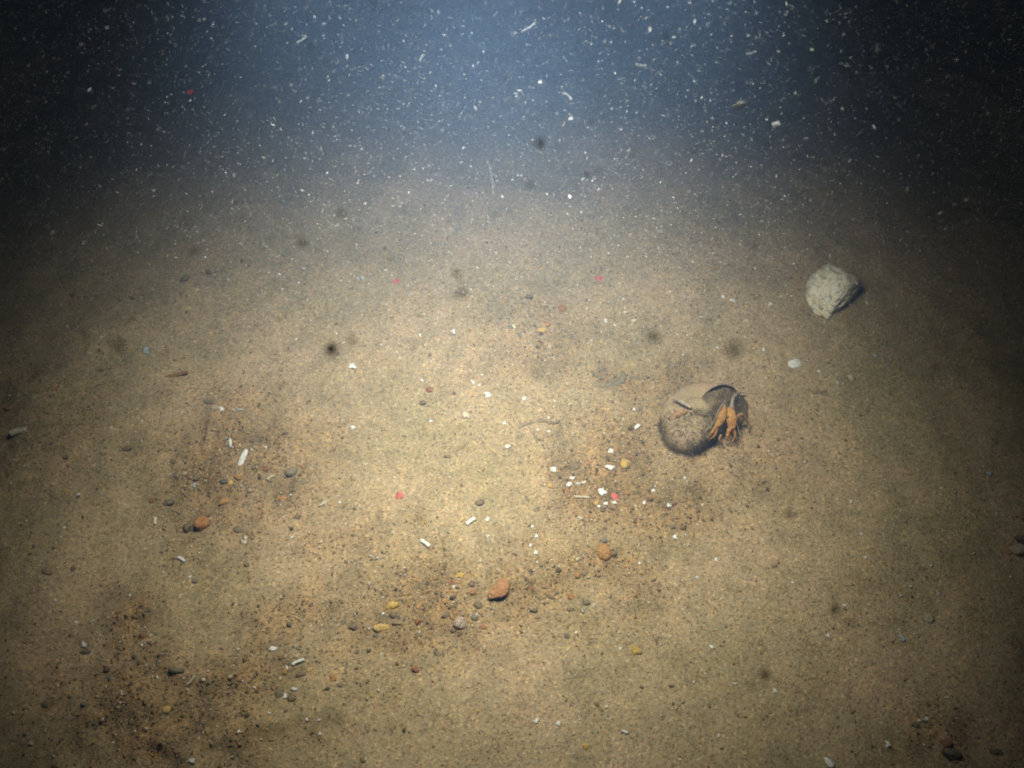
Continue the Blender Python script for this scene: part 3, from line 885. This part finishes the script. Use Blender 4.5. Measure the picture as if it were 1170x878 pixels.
S('rod', 208, 640, 10, 3.2, -38, 'white', 'small white tube below the rust orange stone')
S('rod', 178, 596, 8, 2.6, 85, 'white', 'short upright white splinter left of the black stone')
S('rod', 341, 757, 14, 3, 22, 'white', 'thin white rod on the gravel at the lower left')
S('chip', 312, 742, 7, 9, 80, 'white', 'bright white chip above left of the thin white rod')
S('chip', 96, 737, 7, 8, 60, 'white', 'bright white chip on the black stone at lower left')
S('crescent', 309, 547, 12, 8, 30, 'cream', 'cream shell sliver right below the long white shard')
S('shard', 369, 576, 11, 5, 35, 'cream', 'cream shell shard at the right end of the left gravel')
S('rod', 220, 777, 10, 2, 55, 'cream', 'thin cream splinter right of the long green grey stone')
S('shard', 947, 872, 14, 9, -50, 'white', 'white shell shard cut by the bottom edge at right')
S('chip', 1030, 730, 9, 9, 40, 'bluish white', 'bluish white chip left below the cream pebble at right')
S('chip', 1014, 851, 7, 7, 0, 'white', 'white chip near the bottom right')
S('chip', 613, 824, 7, 6, 0, 'white', 'white chip near the bottom centre, left of a pair')
S('chip', 638, 827, 6, 5, 0, 'white', 'white chip near the bottom centre, right of a pair')
S('chip', 714, 837, 4, 8, 80, 'white', 'white upright chip near the bottom, right of the small yellow pebble')
S('chip', 326, 796, 6, 6, 0, 'white', 'round white chip on the dark brown stone at lower left')
S('chip', 336, 788, 4, 8, 80, 'white', 'white upright chip beside the dark brown stone at lower left')
S('chip', 219, 870, 6, 9, 80, 'white', 'white chip at the bottom edge on the left')
S('chip', 837, 344, 8, 5, 0, 'white', 'white chip left of the pale rock, lower of two')
S('chip', 826, 340, 6, 5, 0, 'white', 'white chip left of the pale rock, upper of two')
S('chip', 880, 348, 6, 5, 0, 'white', 'small white chip nearest the left of the pale rock')
S('chip', 872, 400, 5, 5, 0, 'white', 'tiny white chip above left of the bright bivalve half')
S('chip', 999, 407, 5, 5, 0, 'bluish white', 'tiny bluish chip above right of the small cream pebble')
S('chip', 957, 438, 5, 5, 0, 'bluish white', 'tiny bluish chip left below the small cream pebble')
S('chip', 253, 468, 6, 7, 60, 'white', 'small white chip at the right end of the cream brown pebble')
S('chip', 274, 469, 4, 7, 80, 'bluish white', 'tiny bluish chip right of the cream brown pebble on the left')
S('chip', 222, 555, 7, 5, 0, 'bluish white', 'small bluish chip in the left gravel above the rust stone')
S('chip', 1130, 542, 7, 5, 30, 'bluish white', 'dim bluish chip near the right edge')
S('chip', 885, 790, 5, 5, 0, 'white', 'small white chip on the right sand below the dark fleck')
S('chip', 946, 727, 5, 5, 0, 'white', 'small white chip on the right sand above the dark pair of flecks')
S('chip', 1058, 822, 8, 4, 10, 'white', 'flat white chip above the green grey pebble at right')
S('chip', 818, 640, 5, 5, 0, 'white', 'tiny white chip on smooth sand below the crab')
rt = random.Random(5)
for k in range(70):
    u, v = rt.uniform(60, 1100), rt.uniform(300, 870)
    side = 'left' if u < 400 else 'middle' if u < 780 else 'right'
    row = 'far' if v < 470 else 'mid' if v < 670 else 'near'
    S('chip', u, v, rt.uniform(3.0, 4.6), rt.uniform(2.5, 4), rt.uniform(0, 180), 'white' if rt.random() < 0.75 else 'cream',
      f'tiny pale shell crumb scattered on the {side} {row} sand', group=f'tiny shell crumbs on the {side} {row} sand')

# ------------------------------------------------------------------ tubes that taper, for limbs and strands
def loft(path, radii, A=8, flat=1.0, up=Vector((0, 0, 1))):
    path = [Vector(p) for p in path]
    V, Fs = [], []
    n_ = len(path)
    for i, p in enumerate(path):
        t_ = (path[min(i + 1, n_ - 1)] - path[max(i - 1, 0)]).normalized()
        s_ = t_.cross(up)
        if s_.length < 1e-4: s_ = t_.cross(Vector((1, 0, 0)))
        s_.normalize(); b_ = s_.cross(t_)
        for k in range(A):
            th = 2 * math.pi * k / A
            V.append(p + s_ * math.cos(th) * radii[i] + b_ * math.sin(th) * radii[i] * flat)
    for i in range(n_ - 1):
        for k in range(A):
            a, b = i * A + k, i * A + (k + 1) % A
            Fs.append((a, b, b + A, a + A))
    c0 = len(V); V.append(path[0]); V.append(path[-1])
    F3 = [(c0, (k + 1) % A, k, k) for k in range(A)] + [(c0 + 1, (n_ - 1) * A + k, (n_ - 1) * A + (k + 1) % A, (n_ - 1) * A + (k + 1) % A) for k in range(A)]
    me = bpy.data.meshes.new('limb')
    me.from_pydata([tuple(v) for v in V], [], [tuple(f) for f in Fs] + [f[:3] for f in F3])
    me.polygons.foreach_set('use_smooth', [True] * len(me.polygons))
    me.update()
    return me

def smooth_path(pts, n_):
    pts = [np.array(p, float) for p in pts]
    P_ = [2 * pts[0] - pts[1]] + pts + [2 * pts[-1] - pts[-2]]
    out = []
    for i in range(1, len(P_) - 2):
        for k in range(n_):
            t_ = k / n_
            a, b, c, d = P_[i - 1], P_[i], P_[i + 1], P_[i + 2]
            out.append(0.5 * (2 * b + (c - a) * t_ + (2 * a - 5 * b + 4 * c - d) * t_ ** 2 + (3 * b - a - 3 * c + d) * t_ ** 3))
    out.append(pts[-1])
    return [Vector(o) for o in out]

# ------------------------------------------------------------------ the hermit crab in its silted snail shell
def hermit_crab():
    base = at(806, 476, -0.004)
    root = bpy.data.objects.new('hermit_crab', None); C.objects.link(root); root.location = base
    tag(root, 'hermit crab with orange claws in a silt-covered snail shell right of the centre', 'crab')
    def put(name, me, mat, parent=root):
        o = link(name, me, mat, parent)
        return o
    # snail shell: a tube wound up a cone
    T, b_ = 2 * math.pi * 3.3, 0.20
    nt, na = 96, 26
    V = []
    for i in range(nt + 1):
        th = T * i / nt
        s = math.exp(b_ * (th - T))
        cx_, cy_, cz_ = 0.0215 * s * math.cos(th), 0.0215 * s * math.sin(th), 0.036 * s
        for k in range(na):
            a = 2 * math.pi * k / na
            rr = 0.0315 * s * (1 + 0.006 * math.sin(6 * a) + 0.006 * math.sin(th * 11))
            rad, zz = rr * math.cos(a), rr * 1.10 * math.sin(a)
            V.append((cx_ + rad * math.cos(th), cy_ + rad * math.sin(th), cz_ + zz))
    V = np.array(V)
    Fs = np.array([(i * na + k, i * na + (k + 1) % na, (i + 1) * na + (k + 1) % na, (i + 1) * na + k) for i in range(nt) for k in range(na)])
    end_t = Vector((-math.sin(T), math.cos(T), 0))
    spire = Vector((0.28, -0.50, -0.80)).normalized()      # points from the tip to the mouth end
    q1 = Vector((0, 0, 1)).rotation_difference(spire).to_matrix()
    want = Vector((0.55, -0.80, -0.10)); want = (want - spire * want.dot(spire)).normalized()
    e1 = q1 @ end_t
    ang = math.atan2(spire.dot(e1.cross(want)), e1.dot(want))
    M = Matrix.Rotation(ang, 3, spire) @ q1
    V = V @ np.array(M).T
    V = V * np.array([1.0, 0.95, 0.80])
    V = V + V / np.linalg.norm(V, axis=1)[:, None] * 0.0016 * n3(V * 60, 1.0, 800)[:, None]
    ctr = (V.max(0) + V.min(0)) / 2
    V -= ctr
    V = V / (V.max(0) - V.min(0)) * np.array([0.112, 0.108, 0.078])
    V[:, 2] -= 0.003
    m, t, out = nodes('silted_shell')
    bs = N(t, 'ShaderNodeBsdfPrincipled', i_Roughness=0.95); bs.inputs['Specular IOR Level'].default_value = 0.1
    tc = N(t, 'ShaderNodeTexCoord')
    n1 = N(t, 'ShaderNodeTexNoise', i_Scale=34.0, i_Detail=5.0, i_Roughness=0.6); t.links.new(tc.outputs['Object'], n1.inputs['Vector'])
    n2 = N(t, 'ShaderNodeTexNoise', i_Scale=420.0, i_Detail=4.0, i_Roughness=0.7); t.links.new(tc.outputs['Object'], n2.inputs['Vector'])
    c = ramp(t, n1.outputs[0], [(0.34, (0.27, 0.205, 0.13)), (0.48, (0.36, 0.275, 0.175)), (0.60, (0.42, 0.30, 0.205)), (0.70, (0.48, 0.32, 0.24))])
    c2 = ramp(t, n2.outputs[0], [(0.3, (0.75, 0.75, 0.72)), (0.5, (1, 1, 1)), (0.7, (1.15, 1.14, 1.1))])
    t.links.new(mixc(t, 0.85, c, c2, 'MULTIPLY'), bs.inputs['Base Color'])
    bp = N(t, 'ShaderNodeBump', i_Strength=0.35, i_Distance=0.0012); t.links.new(n2.outputs[0], bp.inputs['Height'])
    t.links.new(bp.outputs[0], bs.inputs['Normal']); t.links.new(bs.outputs[0], out.inputs[0])
    put('shell', mesh_np('shell', V, Fs), m)
    # the crab's own body, fills the mouth of the shell
    ring = V[-na:]; rc = ring.mean(0)
    fwd = np.cross(ring[na // 4] - rc, ring[0] - rc); fwd /= np.linalg.norm(fwd)
    if fwd[1] > 0: fwd = -fwd
    bv, bf = subdiv(ICO_V, ICO_F, 3)
    e1_ = (ring[0] - rc) * 0.99; e2_ = (ring[na // 4] - rc) * 0.99
    lump = 1 + 0.10 * n3(bv, 2.2, 820) + 0.06 * n3(bv, 6.0, 821)
    bv = rc + fwd * 0.002 + (bv[:, :1] * e1_ + bv[:, 1:2] * e2_ + bv[:, 2:] * fwd * 0.020) * lump[:, None]
    body_m = stone_mat('crab_body', (0.11, 0.078, 0.046), (0.18, 0.128, 0.078), (0.28, 0.20, 0.12), 0.9, 110.0)
    put('carapace', mesh_np('carapace', bv, bf), body_m)
    # hydroid fuzz on the near left flank: dark brown strands, also painting the shade there
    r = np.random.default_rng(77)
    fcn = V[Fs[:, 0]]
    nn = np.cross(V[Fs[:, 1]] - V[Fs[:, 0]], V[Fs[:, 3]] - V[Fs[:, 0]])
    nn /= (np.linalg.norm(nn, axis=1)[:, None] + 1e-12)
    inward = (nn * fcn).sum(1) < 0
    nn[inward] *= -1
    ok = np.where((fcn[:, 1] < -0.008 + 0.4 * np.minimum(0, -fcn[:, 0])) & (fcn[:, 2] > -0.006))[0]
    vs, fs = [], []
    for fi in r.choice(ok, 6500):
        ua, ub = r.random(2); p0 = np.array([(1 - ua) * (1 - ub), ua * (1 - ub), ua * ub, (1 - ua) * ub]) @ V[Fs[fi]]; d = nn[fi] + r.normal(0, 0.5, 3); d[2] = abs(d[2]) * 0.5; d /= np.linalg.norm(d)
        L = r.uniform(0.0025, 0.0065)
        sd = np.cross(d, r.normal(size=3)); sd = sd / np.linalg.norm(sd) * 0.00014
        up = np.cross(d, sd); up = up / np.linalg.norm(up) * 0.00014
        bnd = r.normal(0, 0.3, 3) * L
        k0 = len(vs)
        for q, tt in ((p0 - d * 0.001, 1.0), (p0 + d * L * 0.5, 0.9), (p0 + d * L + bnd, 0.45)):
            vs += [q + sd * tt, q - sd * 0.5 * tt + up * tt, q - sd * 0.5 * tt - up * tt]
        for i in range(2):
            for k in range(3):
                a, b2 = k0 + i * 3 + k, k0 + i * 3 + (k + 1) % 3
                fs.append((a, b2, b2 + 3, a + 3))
    hm = stone_mat('hydroid_shade_brown', (0.085, 0.063, 0.037), (0.13, 0.098, 0.058), (0.19, 0.145, 0.088), 0.95, 60.0)
    h = put('hydroid_shade_fuzz', mesh_np('hydroid_shade_fuzz', vs, fs), hm); h['kind'] = 'stuff'
    # limbs, placed where the photo shows them
    rad3 = np.array([0.054, 0.052, 0.037]); cen3 = np.array(base) + np.array([0, 0, -0.003])
    def L(u, v, z):
        """a point held a little off the shell (or off the sand where the shell is not) at photo pixel (u, v)"""
        d = ray(u, v); d = d / np.linalg.norm(d)
        o_ = (np.array(cam.location) - cen3) / rad3; q = d / rad3
        A_, B_, C_ = q @ q, o_ @ q, o_ @ o_ - 1
        disc = B_ * B_ - A_ * C_
        if disc > 0:
            hit = np.array(cam.location) + d * ((-B_ - math.sqrt(disc)) / A_ - z * 0.30)
            if hit[2] > hz(hit[0], hit[1]) + 0.002:
                return Vector(hit) - base
        return at_h(u, v, z * 0.35) - base
    orange = stone_mat('claw_orange', (0.44, 0.18, 0.05), (0.60, 0.30, 0.10), (0.70, 0.45, 0.22), 0.45, 220.0)
    pale = stone_mat('limb_pale', (0.34, 0.26, 0.19), (0.48, 0.40, 0.32), (0.64, 0.57, 0.50), 0.45, 220.0)
    tan_ = stone_mat('limb_tan', (0.34, 0.18, 0.09), (0.50, 0.29, 0.16), (0.60, 0.42, 0.28), 0.5, 220.0)
    def claw(w, palm, f1, f2):
        path = smooth_path(palm, 5)
        n_ = len(path)
        rad = [w * (0.50 + 0.55 * math.sin(math.pi * min(1, 0.15 + 0.85 * i / (n_ - 1))) ** 0.8) for i in range(n_)]
        c_ = put('claw', loft(path, rad, 12, 0.72), orange)
        for f_, k_ in ((f1, 0.46), (f2, 0.38)):
            fp = smooth_path(f_, 4)
            fr = [w * k_ * (1 - 0.85 * (i / (len(fp) - 1)) ** 1.4) for i in range(len(fp))]
            put('finger', loft(fp, fr, 8, 0.9), orange, c_)
        return c_
    claw(0.0050, [L(828, 466, .034), L(824, 478, .036), L(818, 489, .030)],
         [L(818, 488, .030), L(812, 496, .026), L(807, 503, .018)], [L(819, 490, .028), L(817, 497, .022), L(809, 504, .016)])
    claw(0.0062, [L(833, 467, .034), L(836, 479, .036), L(836, 491, .028)],
         [L(834, 490, .028), L(831, 498, .022), L(832, 505, .015)], [L(838, 490, .027), L(840, 498, .020), L(836, 506, .014)])
    def leg(pts, rads, mat):
        p_ = smooth_path(pts, 5)
        n_ = len(p_)
        rr = [float(np.interp(i / (n_ - 1), np.linspace(0, 1, len(rads)), rads)) for i in range(n_)]
        return put('leg', loft(p_, rr, 8), mat)
    leg([L(834, 474, .036), L(836, 463, .042), L(838, 455, .044), L(844, 449, .042), L(851, 448, .034)], [.0018, .0017, .0021, .0022, .0007], pale)
    leg([L(840, 478, .032), L(848, 474, .036), L(854, 482, .024), L(856, 494, .006)], [.0026, .0024, .0018, .0006], tan_)
    leg([L(790, 466, .026), L(781, 461, .026), L(773, 457, .020), L(768, 457, .010)], [.0018, .0022, .0018, .0006], pale)
    leg([L(784, 470, .022), L(774, 474, .026), L(766, 480, .018), L(759, 488, .004)], [.0032, .0046, .0036, .0010], tan_)
    leg([L(824, 497, .018), L(822, 503, .014), L(826, 508, .006)], [.0016, .0014, .0005], tan_)
    for pts in ([L(835, 472, .038), L(837, 462, .046), L(840, 476, .044), L(845, 496, .030), L(848, 511, .012)],
                [L(831, 472, .038), L(827, 462, .048), L(822, 468, .048), L(814, 484, .040), L(803, 497, .026)]):
        p_ = smooth_path(pts, 6)
        put('antenna', loft(p_, [.00085 - .00055 * i / (len(p_) - 1) for i in range(len(p_))], 5), pale)
    eye_m = stone_mat('eye_black', (0.01, 0.01, 0.012), (0.015, 0.015, 0.018), (0.02, 0.02, 0.025), 0.15)
    for (u, v) in ((829, 474), (832, 475)):
        p_ = [L(u, v - 4, .034), L(u, v, .038), L(u, v + 2, .040)]
        e = put('eyestalk', loft(p_, [.0010, .0009, .0008], 6), pale)
        ev, ef = SPH2
        put('eye', mesh_np('eye', ev * 0.0014 + np.array(p_[2]), ef), eye_m, e)
    return root
hermit_crab()

# ------------------------------------------------------------------ scraps of weed, and one patch of painted hollow shade
def weed(u, v, blades, colour_mat, label):
    base = at(u, v)
    root = bpy.data.objects.new('weed_shade_scrap', None); C.objects.link(root); root.location = base
    tag(root, label, 'seaweed')
    for bl in blades:
        pts = [at(a, b, z * 0.15) - base for (a, b, z) in bl[0]]
        p_ = smooth_path(pts, 5)
        n_ = len(p_)
        w = bl[1] * mpp(u, v)
        me_ = loft(p_, [w * 1.2 * random.uniform(0.3, 1.3) * (0.25 + 0.75 * math.sin(math.pi * (0.08 + 0.86 * i / (n_ - 1)))) for i in range(n_)], 8, 0.14)
        link('blade', me_, colour_mat, root)
    return root
wd = stone_mat('weed_shade_olive', (0.16, 0.13, 0.08), (0.22, 0.18, 0.115), (0.29, 0.235, 0.15), 0.9, 60.0, silt=0.9)
wg = stone_mat('weed_green', (0.13, 0.14, 0.085), (0.19, 0.195, 0.125), (0.26, 0.25, 0.17), 0.9, 60.0, silt=0.7)
weed(612, 489, [([(592, 489, .003), (600, 485, .005), (609, 483, .003)], 1.7), ([(604, 488, .002), (611, 497, .004), (614, 507, .002)], 1.6),
                ([(607, 484, .004), (620, 481, .007), (632, 484, .007), (640, 480, .004)], 2.0), ([(600, 496, .001), (594, 500, .002), (588, 499, .001)], 1.5)], wd,
     'silted olive weed scrap lying flat right of the centre')
weed(706, 433, [([(676, 424, .002), (684, 432, .005), (690, 434, .002)], 1.8), ([(686, 443, .002), (696, 440, .005), (708, 434, .005)], 2.0),
                ([(700, 440, .004), (710, 436, .008), (712, 426, .006)], 3.2), ([(712, 432, .006), (722, 431, .006), (736, 435, .002)], 1.7)], wg,
     'green grey weed scrap above left of the crab')
weed(933, 447, [([(922, 445, .001), (931, 448, .003), (945, 447, .001)], 2.2), ([(930, 447, .002), (938, 450, .003), (948, 452, .001)], 1.6)], wd,  # dark strips standing in for the shade in a shallow hollow
     'dark scrap painting the shade of a hollow below the bright white bivalve half')

# ------------------------------------------------------------------ flecks drifting in the water
dk = stone_mat('detritus_brown', (0.06, 0.045, 0.032), (0.10, 0.075, 0.052), (0.15, 0.115, 0.08), 0.95)
SM['detritus'] = dk
FLECKS = [(379, 399, 11, .62, 'large dark drifting fleck left of centre, the darkest one'), (345, 277, 9, .60, 'soft dark drifting fleck upper left of the darkest one'),
          (617, 164, 8, .66, 'dark drifting fleck highest up in the blue water'), (521, 312, 8, .64, 'dark drifting fleck right of the upper left red spot, upper of a pair'),
          (527, 335, 9, .58, 'dark drifting fleck right of the upper left red spot, lower of a pair'), (480, 593, 8, .55, 'dark drifting fleck just below the lower left red spot'),
          (874, 771, 9, .62, 'dark drifting fleck over the lower right sand'), (389, 243, 6, .66, 'small dark drifting fleck far up left of centre'),
          (222, 287, 7, .66, 'dim drifting fleck over the dark upper left'), (403, 389, 6, .62, 'small drifting fleck up right of the darkest one'),
          (747, 385, 8, .60, 'dark drifting fleck above left of the crab'), (955, 697, 8, .66, 'dark drifting fleck on the right, upper of a close pair'),
          (971, 712, 7, .62, 'dark drifting fleck on the right, lower of a close pair'), (605, 212, 5, .70, 'small dark drifting fleck below the highest one'),
          (838, 400, 13, .42, 'broad blurred drifting fleck above the crab'), (903, 588, 8, .62, 'dark upright drifting fleck right of the crab'),
          (135, 394, 9, .50, 'blurred drifting fleck left of the bluish white flake')]
for (u, v, s_, d_, lab) in FLECKS:
    s_, d_ = s_ * 1.1, d_ * 0.47
    k = random.randrange(6)
    o = link('drifting_fleck', pebble_mesh(k, 'detritus'))
    w = s_ * 0.5 * d_ / F
    o.scale = (w * random.uniform(0.85, 1.15), w * random.uniform(0.8, 1.2), w * random.uniform(0.8, 1.2))
    o.rotation_euler = [random.uniform(0, 6) for _ in range(3)]
    o.location = in_water(u, v, d_)
    tag(o, lab, 'fleck', 'dark flecks drifting in the water')

PALE = [('flake', 845, 120, 20, 8, 10, .60, 'broad pale flake drifting at upper right, larger of two'), ('flake', 887, 142, 11, 6, 15, .66, 'small pale flake drifting at upper right, smaller of two'),
        ('flake', 903, 168, 11, 4, 0, .60, 'very faint blurred flake drifting below the upper right pair'), ('fibre', 966, 74, 17, 1.6, -10, .66, 'pale straight fibre drifting in the dark upper right'),
        ('fibre', 1003, 55, 14, 1.5, 75, .62, 'pale upright fibre drifting in the dark upper right'), ('fibre', 948, 115, 20, 1.5, 28, .64, 'pale slanting fibre drifting below the straight one at upper right'),
        ('fibre', 858, 60, 14, 1.4, 15, .66, 'pale fibre drifting at the right rim of the blue glow'), ('fibre', 648, 110, 15, 1.6, -35, .70, 'curved white fibre drifting right of centre in the blue water'),
        ('fibre', 732, 74, 16, 1.6, -5, .66, 'white level fibre drifting on the right of the blue glow'), ('fibre', 560, 203, 44, 0.45, -80, .80, 'long faint upright thread drifting above the centre'),
        ('fibre', 604, 31, 22, 1.6, 35, .70, 'bent white fibre drifting at the top of the blue glow'), ('fibre', 482, 66, 12, 1.5, 60, .70, 'short white fibre drifting on the left of the blue glow'),
        ('flake', 652, 136, 5, 3.5, 20, .74, 'bright white flake drifting right below the curved fibre'), ('flake', 651, 225, 4, 5.5, 0, .84, 'bright white flake drifting above the centre sand'),
        ('flake', 617, 94, 4.5, 3.5, 0, .74, 'bright white flake drifting in the middle of the blue water'), ('fibre', 345, 45, 16, 1.5, 40, .70, 'white slanting fibre drifting at the left rim of the blue glow')]
pw = stone_mat('pale_flake', (0.50, 0.54, 0.56), (0.66, 0.69, 0.70), (0.78, 0.80, 0.80), 0.6)
RGT = Vector((1, 0, 0))
for (kind, u, v, l_, w_, an, d_, lab) in PALE:
    p = in_water(u, v, d_)
    s_ = d_ / F
    a = math.radians(an)
    ax_ = RGT * math.cos(a) + UP * math.sin(a)
    sd = RGT * -math.sin(a) + UP * math.cos(a)
    if kind == 'fibre':
        w_ *= 0.5; l_ *= 0.85
        k = random.uniform(0.1, 0.4) * random.choice((-1, 1))
        pts = [ax_ * (l_ * s_ * q) + sd * (l_ * s_ * k * (0.25 - q * q)) + FW * (l_ * s_ * 0.2 * q) for q in (-0.5, -0.2, 0.15, 0.5)]
        sp_ = smooth_path(pts, 4)
        o = link('drifting_fibre', loft(sp_, [w_ * s_ * 0.5] * len(sp_), 6), pw, None, p)
    else:
        vv, ff = shell_mesh('chip', 60 + int(u))
        o = link('drifting_flake', mesh_np('flake', vv, ff), pw, None, p)
        o.rotation_mode = 'QUATERNION'
        mt = Matrix((ax_, sd, ax_.cross(sd))).transposed()
        o.rotation_quaternion = mt.to_quaternion()
        o.scale = (l_ * s_ * 0.5, w_ * s_ * 0.5, w_ * s_ * 0.4)
    tag(o, lab, kind, 'pale flakes and fibres drifting in the water')

# ------------------------------------------------------------------ the water itself
def water_box():
    m, t, out = nodes('turbid_water')
    v = N(t, 'ShaderNodeVolumePrincipled')
    v.inputs['Color'].default_value = (0.30, 0.50, 0.90, 1)
    v.inputs['Density'].default_value = 0.31
    v.inputs['Anisotropy'].default_value = 0.0
    v.inputs['Absorption Color'].default_value = (0.40, 0.75, 0.85, 1)
    t.links.new(v.outputs[0], out.inputs['Volume'])
    lo, hi = (-9.6, -9.6, -1.3), (9.6, 9.6, 1.6)
    V = [(a, b, c) for a in (lo[0], hi[0]) for b in (lo[1], hi[1]) for c in (lo[2], hi[2])]
    Fs = [(0, 1, 3, 2), (4, 6, 7, 5), (0, 4, 5, 1), (2, 3, 7, 6), (0, 2, 6, 4), (1, 5, 7, 3)]
    o = link('haze', mesh_np('haze', V, Fs, False), m)
    o['kind'] = 'stuff'
    o['label'] = 'blue grey turbid sea water filling the view'
water_box()
